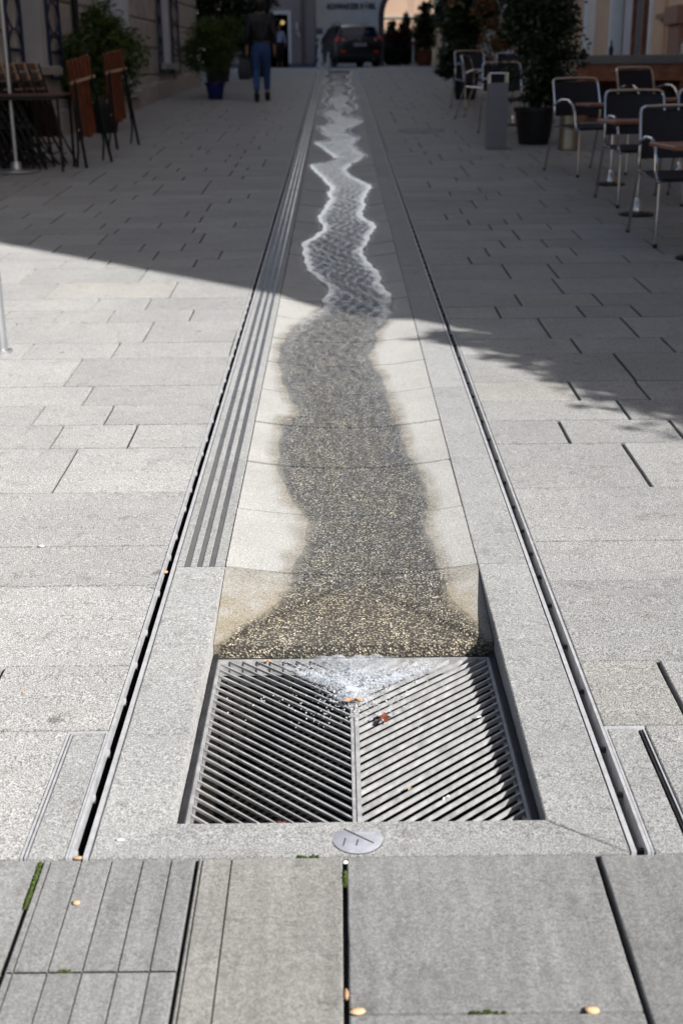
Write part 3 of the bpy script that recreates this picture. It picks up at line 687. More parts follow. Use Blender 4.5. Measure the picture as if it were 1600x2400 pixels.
while zc<3.6:
    h=.432; s=S0+(.0 if course%2 else .55)
    while s<S1:
        e_=min(s+rb.uniform(1.05,1.45),S1); iv=[(s,e_)]
        for a,b,c,d in wins:
            if zc+h>c+.02 and zc<d:
                nv=[]
                for p,q in iv:
                    if q<=a-.12 or p>=b+.12: nv.append((p,q))
                    else:
                        if p<a-.12: nv.append((p,a-.12))
                        if q>b+.12: nv.append((b+.12,q))
                iv=nv
        for p,q in iv:
            if q-p>.08: 
                mm=MB(); b_=.016; x0,x1,z0,z1=p+.010,q-.010,zc+.012,zc+h-.012; d0=-rb.uniform(0,.006)
                mm.add([(x0,.04,z0),(x1,.04,z0),(x1,.04,z1),(x0,.04,z1),(x0,.012+d0,z0),(x1,.012+d0,z0),(x1,.012+d0,z1),(x0,.012+d0,z1),(x0+b_,d0,z0+b_),(x1-b_,d0,z0+b_),(x1-b_,d0,z1-b_),(x0+b_,d0,z1-b_)],
                    [(0,1,5,4),(1,2,6,5),(2,3,7,6),(3,0,4,7),(4,5,9,8),(5,6,10,9),(6,7,11,10),(7,4,8,11),(8,9,10,11)])
                mm.build('stone_block',M_['stone'],hs)
        s=e_
    zc+=h; course+=1
# projecting plinth course along the foot
s=S0
while s<S1:
    e_=min(s+rb.uniform(.9,1.3),S1); mm=MB(); za=g(A2.y+(s+e_)/2*dv.y)
    mm.bbox(s+.006,e_-.006,-.07,.04,za-.2,za+.30+rb.uniform(-.01,.01),.02); mm.build('plinth_stone',M_['stone'],hs); s=e_
for i,(a,b,c,d) in enumerate(wins):
    wn=MB(); wn.box(a,b,.22,.26,c,d); wnd=part('window',wn,'panel' if i!=1 else 'panel',hs)
    for q in (a+.001,b-.081):
        f=MB(); f.box(q,q+.08,.0,.22,c,d); part('jamb',f,'jamb' if i else 'plaster',wnd)
    f=MB(); f.box(a-.16,a-.001,-.02,.06,c-.0,d); part('architrave',f,'jamb' if i==1 else 'plaster',wnd)
    f=MB(); f.box(b+.001,b+.16,-.02,.06,c-.0,d); part('architrave',f,'jamb' if i==1 else 'plaster',wnd)
    f=MB(); f.box(a+(b-a)*.5-.02,a+(b-a)*.5+.02,.19,.222,c,d); part('mullion',f,'panel',wnd)
    f=MB(); f.bbox(a-.22,b+.26,-.13,.1,c-.10,c-.002,.015); part('sill',f,'sill',wnd)
def iron_shutter(a,b,c,d):
    'a folded back shutter of blue iron: frame, lattice of curling bars and a lower plate'
    sh=MB(); y0=-.065
    for q in (a,b-.035,): sh.box(q,q+.035,y0,y0+.03,c,d)
    for q in (c,c+.30,d-.04): sh.box(a+.035,b-.035,y0+.001,y0+.029,q,q+.035)
    o=part('shutter',sh,'shutter',hs)
    wd=b-a-.07; 
    for k in range(5):
        zz=c+.36+k*(d-c-.42)/5; hh=(d-c-.42)/5
        for sg in (1,-1):
            lat=MB(); p=[(a+.035+wd*(.5+sg*(.5-t)),y0+.015,zz+hh*t+.06*math.sin(t*math.pi*2)) for t in [j/8 for j in range(9)]]
            lat.tube(p,.011,6); part('scroll_bar',lat,'shutter',o)
for a,b,c,d in ((-1.36,-.80,1.30,3.5),(.28,.84,1.30,3.5),(7.30,7.60,1.40,3.5),(8.58,9.30,1.40,3.5)): iron_shutter(a,b,c,d)
pl=MB(); pl.bbox(-.32,-.14,.195,.218,2.02,2.14,.004); part('name_plate',pl,'brown_wood',hs)
dp=MB(); dp.tube([(1.62,-.06,.7),(1.62,-.06,11.9)],.045,10); dpo=part('downpipe',dp,'black_iron',hs)
for z in (1.6,3.2): q=MB(); q.box(1.56,1.68,-.10,.0,z,z+.04); part('bracket',q,'black_iron',dpo)

# ---------------------------------------------------------------- building with the doorway, left of the far end
db=thing('corner_building','lilac grey building with a pale framed open doorway at the street end','building',(0,52,0))
CB=52.0; zb=g(CB)-.3; zg=g(CB)
m=MB()
dx0,dx1,dzt=-2.78,-1.92,3.62
m.box(-9,dx0,0,.4,zb,5.9); m.box(dx1,-.90,0,.4,zb,5.9); m.box(dx0,dx1,0,.4,dzt,5.9); m.box(-1.3,-.90,.4,4.9,zb,5.9); m.box(-9,-8.6,.4,4.9,zb,5.9); part('wall',m,'lilac',db)
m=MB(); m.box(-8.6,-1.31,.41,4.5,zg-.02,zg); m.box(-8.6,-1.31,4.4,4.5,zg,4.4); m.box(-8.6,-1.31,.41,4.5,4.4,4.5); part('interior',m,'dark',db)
m=MB(); m.add([(-9.3,-.4,5.9),(-.5,-.4,5.9),(-.5,5.0,5.9),(-9.3,5.0,5.9),(-9.3,2.3,6.9),(-.5,2.3,6.9)],[(0,1,5,4),(1,2,5),(2,3,4,5),(3,0,4),(3,2,1,0)]); part('roof',m,'roof',db)
fr=MB(); fr.box(dx1-.002,dx1+.125,-.05,.25,zg+.16,dzt+.14); fr.box(dx0-.125,dx0+.002,-.05,.25,zg+.16,dzt+.14); fr.box(dx0+.002,dx1-.002,-.05,.25,dzt,dzt+.14); fo=part('door_frame',fr,'jamb',db)
m=MB(); m.box(dx1+.002,-.88,-.06,-.001,zb,zg+.155); m.box(-9,dx0-.002,-.06,-.001,zb,zg+.155); part('plinth',m,'plinth',db)
m=MB(); m.tube([(-1.34,-.06,zg+.1),(-1.34,-.06,5.85)],.055,8); part('downpipe',m,'archstone',db)
m=MB(); m.box(-1.60,-1.53,-.16,-.001,3.05,3.32); m.tube([(-1.56,-.08,2.98),(-1.46,-.13,2.76)],[.055,.018],8); part('wall_lamp',m,'jamb',db)
lm=thing('lit_lantern','small yellow lit lamp hanging inside the open doorway','lamp',(-2.16,52.7,3.36))
q=MB(); q.lathe([(.02,-.09),(.08,-.055),(.09,.0),(.06,.05),(.02,.075)],14); part('glass_shade',q,'lampglow',lm,True)
q=MB(); q.tube([(0,0,.07),(0,0,1.03)],.008,6); part('chain',q,'black_iron',lm)

# ---------------------------------------------------------------- white house with the name, arch and garden wall behind
wb=thing('white_house','white house with dark lettering and a stone arch passage at the end of the street','house',(0,57,0))
zb=g(57)-.3; AX0,AX1,AZ=2.02,4.55,3.72
m=MB(); m.box(-2.5,1.78,0,.5,zb,13.5); m.box(4.78,9,0,.5,zb,13.5); m.box(-2.5,-2.1,.5,1.2,zb,13.5)
n=16; rad=(AX1-AX0)/2; cx=(AX0+AX1)/2
ro=rad+.24
pts=[(cx-ro*math.cos(math.pi*k/n),AZ+ro*math.sin(math.pi*k/n)) for k in range(n+1)]
for k in range(n):
    (x0,z0),(x1,z1)=pts[k],pts[k+1]
    m.add([(x0,0,z0),(x1,0,z1),(x1,0,13.5),(x0,0,13.5),(x0,.5,z0),(x1,.5,z1),(x1,.5,13.5),(x0,.5,13.5)],[(0,1,2,3),(5,4,7,6),(0,4,5,1)])
part('wall',m,'white',wb)
m=MB(); m.add([(-3,-.4,13.5),(9.3,-.4,13.5),(9.3,.9,13.5),(-3,.9,13.5),(-3,.25,14.6),(9.3,.25,14.6)],[(0,1,5,4),(2,3,4,5),(1,2,5),(3,0,4),(3,2,1,0)]); part('roof',m,'roof',wb)
# arch ring of separate stones
za=g(57)-.1
for k in range(5):
    for x0,x1 in ((AX0-.239,AX0),(AX1,AX1+.239)):
        q=MB(); hh=(AZ-za)/5; q.bbox(x0+.002,x1-.002,-.04,.54,za+k*hh+.004,za+(k+1)*hh-.004,.008); q.build('arch_stone',M_['archstone'],wb)
for k in range(11):
    a0=math.pi*k/11+.008; a1=math.pi*(k+1)/11-.008; q=MB(); vs=[]
    for yv in (-.04,.54):
        for a in (a0,(a0+a1)/2,a1):
            for rr_ in (rad,ro): vs.append((cx-rr_*math.cos(a),yv,AZ+rr_*math.sin(a)))
    f=[]
    for i in (0,2):
        f += [(i,i+1,i+3,i+2),(6+i,6+i+2,6+i+3,6+i+1),(i,i+2,6+i+2,6+i),(i+1,6+i+1,6+i+3,i+3)]
    f += [(0,6,7,1),(4,5,11,10)]
    q.add(vs,f); q.build('arch_stone',M_['archstone'],wb)
tx=bpy.data.curves.new('lettering','FONT'); tx.body='SCHWARZES RÖSSL'; tx.size=.285; tx.extrude=.012; tx.offset=.016; tx.space_character=1.14; tx.align_x='LEFT'
to=bpy.data.objects.new('lettering',tx); col.objects.link(to)
bpy.context.view_layer.update(); me=bpy.data.meshes.new_from_object(to.evaluated_get(bpy.context.evaluated_depsgraph_get())); bpy.data.objects.remove(to)
me.name='lettering'; me.materials.clear(); me.materials.append(M_['letter'])
wd=max(v.co.x for v in me.vertices); sc_=2.08/wd
lo=bpy.data.objects.new('lettering',me); col.objects.link(lo); lo.parent=wb; lo.rotation_euler=(math.pi/2,0,0); lo.location=(-.41,-.014,4.04); lo.scale=(sc_,1,1)
sg=thing('blue_wall_sign','small square blue sign on the white wall left of the car','sign',(-.745,56.985,3.17))
q=MB(); q.bbox(-.13,.13,-.012,.012,-.105,.105,.004); part('panel',q,'signblue',sg)
q=MB(); q.box(-.085,.085,-.0135,-.0121,-.012,.012); part('white_mark',q,'white',sg)
gw=thing('garden_wall_building','peach rendered building seen through the arch','building',(0,67,0)); q=MB(); q.box(0,4.85,0,.4,1,6.5); part('wall',q,'peach',gw); q=MB(); q.box(0,4.85,-.07,-.001,4.08,4.2); part('string_course',q,'beige',gw)
# ---------------------------------------------------------------- buildings on the right
rbk=thing('apricot_building','tall apricot rendered building along the right side of the street','building',(0,0,0))
FX=5.56; RY0=1.457; RY1=31.5; RH=14.0
ow=[(21.9,22.7,1.0,3.6),(23.6,26.9,.9,3.9),(8,9.2,1.5,3.6),(12,13.2,1.5,3.6),(16,17.2,1.5,3.6)]
m=MB(); cut=sorted(ow); s=RY0
for a,b,c,d in cut:
    m.box(FX,FX+.5,s,a,-.6,RH); m.box(FX,FX+.5,a,b,-.6,c); m.box(FX,FX+.5,a,b,d,RH); s=b
m.box(FX,FX+.5,s,RY1,-.6,RH); m.box(FX+.5,14,RY0,RY0+.5,-.6,RH); m.box(FX+.5,14,RY1-.5,RY1,-.6,RH); m.box(13.5,14,RY0+.5,RY1-.5,-.6,RH); part('wall',m,'orange',rbk)
m=MB(); m.box(FX-.35,14.3,RY0-.3,RY1+.3,RH,RH+.35); m.add([(FX-.35,RY0-.3,RH+.35),(14.3,RY0-.3,RH+.35),(14.3,RY1+.3,RH+.35),(FX-.35,RY1+.3,RH+.35),(9.9,RY0+2,RH+2.6),(9.9,RY1-2,RH+2.6)],[(0,1,4),(1,2,5,4),(2,3,5),(3,0,4,5)]); part('roof',m,'roof',rbk)
for a,b,c,d in ow:
    if a==21.9: continue
    q=MB(); q.box(FX+.24,FX+.27,a,b,c,d); wo=part('window',q,'glass',rbk)
    for p in (a-.10,b-.02): q=MB(); q.box(FX-.05,FX+.2,p,p+.12,c,d+.1); part('window_frame',q,'white',wo)
    q=MB(); q.bbox(FX-.12,FX+.24,a-.15,b+.15,c-.1,c-.002,.01); part('sill',q,'white',wo)
    if a==23.6:
        for p,w_ in ((24.75,.75),(25.65,.95)):
            q=MB(); nn=18
            for k in range(nn+1):
                yv=p+w_*k/nn; q.v += [(FX+.17+.035*math.sin(k*1.9),yv,c),(FX+.17+.03*math.sin(k*1.9+.4),yv,d)]
            q.f=[(2*k,2*k+1,2*k+3,2*k+2) for k in range(nn)]; part('curtain',q,'curtain' if p>25 else 'pillar',wo,True)
        for p in (24.7,25.58): q=MB(); q.box(FX+.10,FX+.2,p,p+.06,c,d); part('mullion',q,'brown_wood',wo)
q=MB(); q.box(FX+.05,FX+.10,21.9,22.7,1.0,3.6); part('door_panel',q,'orange',rbk)
q=MB(); q.box(FX-.09,FX-.001,22.35,22.95,2.18,2.26); part('ledge',q,'pink',rbk)
q=MB(); q.box(FX-.16,FX-.001,21.05,21.75,.2,2.05); q.box(FX-.22,FX-.001,20.98,21.82,2.05,2.32); part('pilaster',q,'pink',rbk)
q=MB(); q.box(FX-.20,FX-.001,28.7,29.0,.6,8); part('white_pilaster',q,'white',rbk)
rb2=thing('beige_building','beige rendered building on the right beyond the pot trees','building'); 
q=MB(); q.box(4.62,13,31.6,56.9,.5,11.2); q.box(4.9,5.3,57.6,67,.5,4.3); part('wall',q,'beige',rb2); q=MB(); q.box(4.3,13.3,31.6,56.9,11.2,11.5); part('roof',q,'roof',rb2)
q=MB(); q.add([(3.86,47,g(47)-.1),(4.62,47,g(47)-.1),(4.62,47,4.8),(4.40,47,4.8),(3.86,49,g(47)-.1),(4.62,49,g(47)-.1),(4.62,49,4.8),(4.40,49,4.8)],[(0,1,2,3),(5,4,7,6),(0,3,7,4),(3,2,6,7)]); part('buttress',q,'beige',rb2)
# ---------------------------------------------------------------- plants
def foliage(name,blobs,n,leaf,mat,parent,seed=1,aspect=2.2,droop=.3,shell=.55,upright=0):
    'leaf-sized faces spread through uneven clumps'
    rg=np.random.default_rng(seed); V=[]; Fc=[]
    # each blob is broken into small clumps so that gaps and light and dark patches appear
    cl=[]
    for (x,y,z,rx,ry,rz_) in blobs:
        k=max(5,int(26*(rx*ry*rz_)**(1/3)/.4))
        for _ in range(k):
            d=rg.normal(size=3); d/=np.linalg.norm(d); r=rg.uniform(shell,1.0)
            cl.append((x+d[0]*r*rx,y+d[1]*r*ry,z+d[2]*r*rz_,.34*min(rx,ry,rz_)*rg.uniform(.6,1.25)))
    cl=np.array(cl); pick=rg.integers(0,len(cl),n)
    for i in range(n):
        c=cl[pick[i]]; p=c[:3]+rg.normal(size=3)*c[3]*np.array([1,1,1.0])*.62
        d=rg.normal(size=3); d[2]=d[2]*.6-droop+upright*1.5; d/=np.linalg.norm(d)
        nrm=np.cross(d,rg.normal(size=3)); nrm/=np.linalg.norm(nrm)+1e-9; fold=np.cross(d,nrm)
        L=leaf*rg.uniform(.65,1.3); W=L/aspect
        b=len(V); V += [tuple(p),tuple(p+d*L*.5+nrm*W*.5+fold*W*.12),tuple(p+d*L),tuple(p+d*L*.5-nrm*W*.5+fold*W*.12)]
        Fc += [(b,b+1,b+2),(b,b+2,b+3)]
    me=bpy.data.meshes.new(name); me.from_pydata(V,[],Fc); me.update(); me.materials.append(mat)
    o=bpy.data.objects.new(name,me); col.objects.link(o); o.parent=parent; return o
def pot(t,r0,r1,h,mat,rim=.02):
    q=MB(); q.lathe([(r0*.98,0),(r0,.01),(r1,h-.05),(r1+rim,h-.045),(r1+rim,h),(r1-.015,h),(r1-.02,h-.04)],28); part('pot',q,mat,t,True)
    q=MB(); q.lathe([(r1-.02,h-.045),(0.0,h-.03)],20); part('soil',q,'soil',t)
def stems(t,base,tips,r=.012,mat='bark',name='stem'):
    rg=random.Random(len(tips))
    for tip in tips:
        q=MB(); b=Vector(base)+Vector((rg.uniform(-.05,.05),rg.uniform(-.05,.05),0)); e=Vector(tip); mid=(b+e)/2+Vector((rg.uniform(-.05,.05),rg.uniform(-.05,.05),0))
        q.tube([b,b*.6+mid*.4,mid,mid*.5+e*.5,e],[r,r*.9,r*.75,r*.55,r*.3],6); part(name,q,mat,t)
def plant(name,label,x,y,potspec,blobs,n,leaf,mat,seed,tips,aspect=2.2,droop=.3,r=.014,group=None,upright=0,shell=.55):
    t=thing(name,label,'plant',(x,y,g(y)),0,group); h=.02
    if potspec: pot(t,*potspec); h=potspec[2]-.06
    stems(t,(0,0,h),tips,r)
    foliage('foliage',blobs,n,leaf,LEAF[mat],t,seed,aspect,droop,shell,upright); return t
plant('bamboo_plant','feathery green bamboo in a dark pot beside the folded chairs',-3.02,16.75,(.15,.2,.36,'pot_black'),
      [(-.05,0,.92,.46,.35,.44),(.22,-.05,.98,.40,.3,.38),(-.34,.1,.80,.34,.3,.40),(.05,0,1.3,.30,.25,.25),(-.1,0,.62,.42,.3,.26)],9500,.09,'bamboo',2,[(-.3,0,1.2),(.1,0,1.6),(.4,-.1,1.2),(0,.1,1.3),(.25,0,1.4),(-.15,-.1,1.1)],4.5,.35,.007)
plant('blue_pot_shrub','rounded fine leaved shrub in a cobalt blue glazed pot',-2.16,22.95,(.125,.165,.285,'pot_blue'),
      [(0,0,.86,.50,.44,.46),(.22,0,1.0,.38,.38,.32),(-.24,0,.76,.36,.36,.36),(0,0,1.15,.36,.32,.24)],13000,.06,'olive',3,[(0,0,1.1),(.25,0,1.0),(-.25,0,.95),(.1,.1,1.3),(-.1,-.1,1.25)],3.6,.1,.011)
plant('tall_dark_shrub','tall dark evergreen in a black pot behind the blue pot shrub',-2.62,28.6,(.24,.32,.62,'pot_black'),
      [(0,0,1.5,.6,.5,.8),(-.1,0,2.3,.52,.5,.6),(.15,0,1.1,.5,.45,.4)],9000,.13,'dark',4,[(0,0,2.6),(.3,0,1.9),(-.3,0,2.0)],2.2,.25,.03)
plant('dark_pot_tree','black leafed tree in a square black tub left of the doorway',-1.98,30.6,(.26,.34,.52,'pot_black'),
      [(0,0,1.7,.55,.5,.9),(.05,0,2.5,.6,.5,.6),(-.1,0,1.0,.5,.45,.45)],9000,.13,'dark',5,[(0,0,2.8),(.3,0,2.2),(-.3,0,2.2)],2.2,.25,.035)
plant('glossy_pot_tree','glossy leaved bush in a tapering black pot beside the bin',2.22,14.78,(.175,.225,.40,'pot_black'),
      [(.08,0,.86,.40,.38,.36),(.02,0,1.22,.42,.38,.34),(.16,0,.60,.34,.3,.22),(-.08,.05,1.5,.30,.3,.25),(.25,0,1.38,.26,.3,.28)],9500,.066,'laurel',6,[(0,0,1.5),(.2,0,1.3),(-.2,0,1.3),(.1,.1,1.6),(-.05,-.1,1.1)],1.9,.25,.016)
plant('ivy_pot_tree','broad leafy bush trailing over a dark pot beside the far chairs',2.16,22.3,(.17,.24,.52,'pot_black'),
      [(-.10,0,.95,.36,.34,.42),(.12,0,1.45,.42,.38,.46),(-.28,-.05,.62,.20,.2,.28),(.2,0,1.9,.36,.35,.36),(-.15,0,1.75,.34,.3,.4)],9000,.08,'laurel',8,[(0,0,1.9),(.2,0,1.6),(-.25,0,1.2),(.1,.1,2.0)],1.9,.35,.018)
plant('autumn_climber','orange brown autumn climber on the wall behind the glossy bush',2.72,20.9,None,
      [(0,.2,1.4,.7,.2,.55),(-.5,.2,1.75,.5,.2,.4),(.4,.2,1.8,.4,.2,.5),(-.2,.2,.8,.35,.2,.4)],3600,.075,'autumn',9,[(-.3,.2,1.9),(.2,.2,2.1),(.5,.2,1.8),(-.6,.2,1.8)],1.8,.4,.014)
plant('grey_pot_tree','dark tree in a grey pot in front of the beige buttress',3.72,43.5,(.34,.42,.62,'pot_grey'),
      [(.3,0,1.7,.85,.7,.8),(.1,0,2.6,.9,.7,.7),(.5,0,1.1,.6,.5,.4)],7500,.14,'laurel',10,[(0,0,2.8),(.4,0,2.4),(.8,0,2.0)],1.9,.3,.05)
plant('terracotta_cypress','dark clipped conifer in a terracotta pot beside the bollard',3.62,55.0,(.26,.34,.60,'pot_terra'),
      [(0,0,1.15,.50,.45,.55),(0,0,1.75,.36,.36,.45),(0,0,2.2,.2,.2,.35)],7000,.12,'cypress',12,[(0,0,2.3)],2.6,-.4,.04)
for k,(x,y_,h,mt,lab) in enumerate(((2.55,62.4,1.95,'cypress','pointed green conifer through the arch nearest the car'),(3.25,62.4,2.15,'cypress','taller pointed green conifer in the middle of the arch'))):
    plant('garden_conifer',lab,x,y_,None,[(0,0,h*.33,.42,.4,h*.34),(0,0,h*.62,.3,.3,h*.3),(0,0,h*.86,.14,.14,h*.18)],5000,.13,mt,20+k,[(0,0,h*.9)],2.6,-.4,.035,'garden conifers')
plant('red_shrub','dark red leaved shrub before the first garden conifer',2.42,61.4,None,[(0,0,1.0,.32,.3,.42)],2600,.14,'red',31,[(0,0,1.2),(.1,0,1.1)],1.9,.2,.02)
plant('tall_red_shrub','taller dark red shrub left of the red tipped bollard',3.10,61.4,None,[(0,0,1.25,.30,.3,.55)],3000,.14,'red',32,[(0,0,1.5),(.1,0,1.3)],1.9,.2,.02)
hd=thing('garden_hedge','low dark clipped hedge behind the car and bollard','hedge',(2.75,60.2,g(60.2)))
foliage('foliage',[(-1.0,0,.42,.4,.3,.45),(-.6,0,.45,.5,.3,.5),(0,0,.48,.5,.3,.5),(.6,0,.45,.5,.3,.5)],8500,.12,LEAF['dark'],hd,33,2,.2,.3); stems(hd,(0,0,0),[(-.6,0,.6),(.6,0,.6),(0,0,.7),(-.3,0,.7),(.3,0,.7)],.02)
vn=thing('hanging_vine','bare brown vine twigs hanging in the arch','plant',(3.0,56.6,4.95))
rv=random.Random(5)
for k in range(14):
    q=MB(); x=rv.uniform(-.35,.45); L=rv.uniform(.5,1.25)*(1.1 if abs(x-.05)<.12 else .6); q.tube([(x,0,.2),(x+rv.uniform(-.05,.05),0,-.3*L),(x+rv.uniform(-.08,.08),rv.uniform(-.1,.1),-L)],[.02,.014,.006],5); part('twig',q,'bark',vn)
# street tree just outside the picture on the right; its leaves throw the dappled shade
st=thing('street_tree','leafy street tree by the building corner on the right','tree',(4.75,1.62,g(1.62)))
q=MB(); q.tube([(0,0,-.05),(.02,0,.9),(-.02,.05,1.7),(-.15,.2,2.3),(-.3,.4,2.9)],[.09,.075,.065,.05,.02],9); part('trunk',q,'bark',st,True)
for e_ in ((-1.2,1.45,3.0),(-.8,1.0,3.1),(-.35,.55,3.2),(.1,.2,3.6),(.4,-.2,3.3)):
    q=MB(); q.tube([(-.02,.05,1.7),(e_[0]*.5,e_[1]*.5,2.35),e_],[.04,.028,.01],6); part('limb',q,'bark',st)
foliage('crown',[(-1.22,1.50,3.0,.22,.22,.18),(-.82,1.1,3.0,.36,.36,.28),(-.42,.62,3.05,.46,.46,.36),(-.05,.25,3.15,.6,.6,.45),(-.1,.75,3.3,.6,.6,.4),(.5,.1,3.3,.6,.6,.5),(-.5,1.1,3.3,.5,.5,.3)],9000,.085,LEAF['tree'],st,41,1.9,.3,.1)
# moss and crumbs in the joints
def moss(label,pts,n,seed,r=.004):
    rg=random.Random(seed); q=MB()
    for k in range(n):
        a=rg.random()*(len(pts)-1); i=int(a); f=a-i; x=pts[i][0]*(1-f)+pts[i+1][0]*f+rg.gauss(0,.0011); y=pts[i][1]*(1-f)+pts[i+1][1]*f+rg.gauss(0,.0012)
        z=g(y)-.006+rg.random()*.006; s=r*rg.uniform(.5,1.2)
        q.add([(x-s,y,z),(x+s*rg.uniform(.3,1),y+s,z+s*.6),(x,y+s*.3,z+s*1.5),(x+s*.4,y-s,z+s*.4)],[(0,1,2),(0,2,3),(1,2,3)])
    tag(q.build('moss',M_['moss']),label,'moss',None,'stuff')
moss('green moss filling the leftmost joint of the foreground slabs',[(-.562,1.735),(-.5625,1.855)],300,1,.0030)
moss('small green moss tuft in the joint below the round lid',[(-.0265,1.785),(-.0265,1.822)],80,2,.0035)
moss('moss at the edge of the stone left of the round lid',[(-.11,1.8645),(-.07,1.8645)],60,3,.0026)
moss('tiny moss tuft in the left cross joint',[(-.475,1.582),(-.455,1.582)],40,4,.0025)
moss('tiny moss tufts in the right cross joint',[(.16,1.487),(.21,1.487)],45,5,.0026)
moss('moss grown on the left slot drain edge',[(-.5195,5.45),(-.5195,5.9)],160,6,.004)
# crumbs, pebbles and fallen leaves
def pebble(name,label,cat,x,y,r,mat,sc=(1,1,.6),z=0,seed=1):
    q=MB(); rg=random.Random(seed); q.ball((0,0,0),r,9,6,sc); q.v=[(a*rg.uniform(.85,1.15),b*rg.uniform(.85,1.15),c*rg.uniform(.85,1.1)) for a,b,c in q.v]
    o=q.build(name,M_[mat],None,True); o.location=(x,y,g(y)+z+r*sc[2]*.85); tag(o,label,cat); return o
pebble('pebble','small tan pebble lying on the grooved foreground slab','pebble',-.477,1.742,.0062,'pebble',seed=1)
pebble('pebble','tan pebble in the cross joint at the lower right','pebble',.338,1.486,.009,'pebble',(1.3,.8,.6),-.002,2)
pebble('pebble','tan crumb where the middle joints meet at the bottom edge','pebble',-.010,1.489,.0085,'pebble',(1.3,.8,.6),-.002,3)
pebble('crumb','long orange crumb in the middle joint near the bottom edge','crumb',-.0262,1.527,.012,'orange_leaf',(.32,1.1,.3),-.004,4)
pebble('stone_chip','white chip at the top of the middle joint','chip',-.0258,1.850,.005,'white_chip',(1,1,.6),-.004,5)
pebble('stone_chip','white chip on the mitred stone left of the lid','chip',-.432,1.916,.0055,'white_chip',(1.5,.7,.5),0,6)
pebble('stone_chip','pale chip on the joint of the left paving','chip',-.88,3.295,.007,'white_chip',(1.4,.7,.5),0,7)
pebble('crumb','tiny orange crumb in a stain on the left paving slab','crumb',-.735,2.46,.004,'orange_leaf',(1,1,.6),0,8)
pebble('crumb','orange crumb caught in the left slot drain','crumb',-.507,3.13,.008,'orange_leaf',(1,.8,.6),-.012,9)
pebble('crumb','tan crumbs at the near end of the left slot drain','crumb',-.500,1.872,.006,'orange_leaf',(1.4,.6,.6),-.006,10)
def leaf(label,x,y,z,L,mat,rot,seed):
    q=MB(); rg=random.Random(seed); n=14; P=[]
    for k in range(n):
        a=2*math.pi*k/n; r=L*(.5+.22*math.cos(2*a)+(.10 if k%2 else -.06)); P.append((r*math.cos(a),r*.8*math.sin(a),.10*L*math.sin(3*a)+.16*abs(math.sin(a))*L))
    q.v=[(0,0,0)]+P; q.f=[(0,1+k,1+(k+1)%n) for k in range(n)]
    q.v += [(a,b,c-.0006) for a,b,c in q.v]; q.f += [(15,16+(k+1)%n,16+k) for k in range(n)]
    o=q.build('fallen_leaf',M_[mat],None,True); o.location=(x,y,z); o.rotation_euler=(R(rg.uniform(-15,15)),R(rg.uniform(-15,15)),R(rot)); tag(o,label,'leaf')
leaf('pale orange fallen leaf in the splash at the middle of the grate',-.002,2.49,GZ+.020,.030,'orange_leaf',20,1)
leaf('dark red fallen leaf on the right half of the grate',.065,2.43,GZ+.008,.034,'red_leaf',70,2)
leaf('dark curled leaf at the near end of the centre rib',.002,1.985,GZ+.006,.014,'red_leaf',40,3)
leaf('reddish leaf stuck between bars at the lower left of the grate',-.147,2.035,GZ+.003,.014,'red_leaf',-30,4)
leaf('small orange leaf at the far left corner of the splash',-.21,2.725,GZ+.006,.012,'orange_leaf',10,5)
leaf('tiny white petal on the right half of the grate',.275,2.44,GZ+.003,.008,'white_chip',30,6)
leaf('white petal low on the right half of the grate',.175,2.115,GZ+.003,.012,'white_chip',30,7)
leaf('pale yellow leaf scrap on the right half near the rib',.105,2.15,GZ+.003,.010,'pebble',60,8)
# ---------------------------------------------------------------- left side furniture
pz=thing('metal_pole','bright bare aluminium pole standing in the sun at the left edge','pole',(-1.563,5.56,g(5.56)))
q=MB(); q.tube([(0,0,-.03),(0,0,.012)],.05,20); part('collar',q,'pole',pz); q=MB(); q.tube([(0,0,.013),(0,0,3.2)],.030,20); part('shaft',q,'pole',pz,True)
ps=thing('parasol_stand','slim grey pole on a round base plate at the left by the stacked chairs','stand',(-3.17,12.57,g(12.57)))
q=MB(); q.lathe([(.22,0),(.225,.008),(.215,.02),(.06,.035),(.045,.10),(.0,.10)],32); part('base_plate',q,'pole',ps,True)
q=MB(); q.tube([(0,0,.09),(0,0,2.6)],.021,14); part('pole',q,'pole',ps,True)
def folding_chair(label,group=None):
    'a folded beer garden chair: upright slats, a pale cross bar and two pairs of dark iron legs'
    t=thing('folding_chair',label,'chair',(0,0,0),0,group)
    for k in range(6):
        x=-.135+k*.054; q=MB(); q.bbox(x-.021,x+.021,-.013,.013,.87,1.05,.004); part('back_slat',q,'wood',t)
    q=MB(); q.bbox(-.17,.17,-.035,-.014,.835,.862,.004); part('cross_bar',q,'pale_wood',t)
    for k in range(4):
        x=-.10+k*.066; q=MB(); q.bbox(x-.028,x+.028,.016,.036,.28+.02*(k%2),.83,.004); part('seat_slat',q,'wood',t)
    for sx in (-1,1):
        q=MB(); q.tube([(sx*.12,-.03,.86),(sx*.145,-.045,.60),(sx*.17,-.05,.3),(sx*.185,-.075,.0)],.015,8); part('leg',q,'green_iron',t,True)
        q=MB(); q.tube([(sx*.15,.0,.62),(sx*.17,-.01,.4),(sx*.19,.0,.2),(sx*.195,.055,.0)],.011,8); part('leg',q,'green_iron',t,True)
        q=MB(); q.ball((sx*.172,-.035,.40),.016,8,6); part('rivet',q,'chrome',t)
    return t
fc=folding_chair('folded orange wood chair leaning nearest the table')
fc.location=(-2.50,13.05,g(13.05)); fc.rotation_euler=(R(4),R(-11),R(57))
f2=copy_tree(fc); f2['label']='folded orange wood chair farther up, in front of the bamboo'; f2.location=(-2.49,14.85,g(14.85)); f2.rotation_euler=(R(4),R(-9),R(57))
tb=thing('garden_table','brown wooden table at the left edge with chairs stacked against it','table',(-3.02,12.72,g(12.72)))
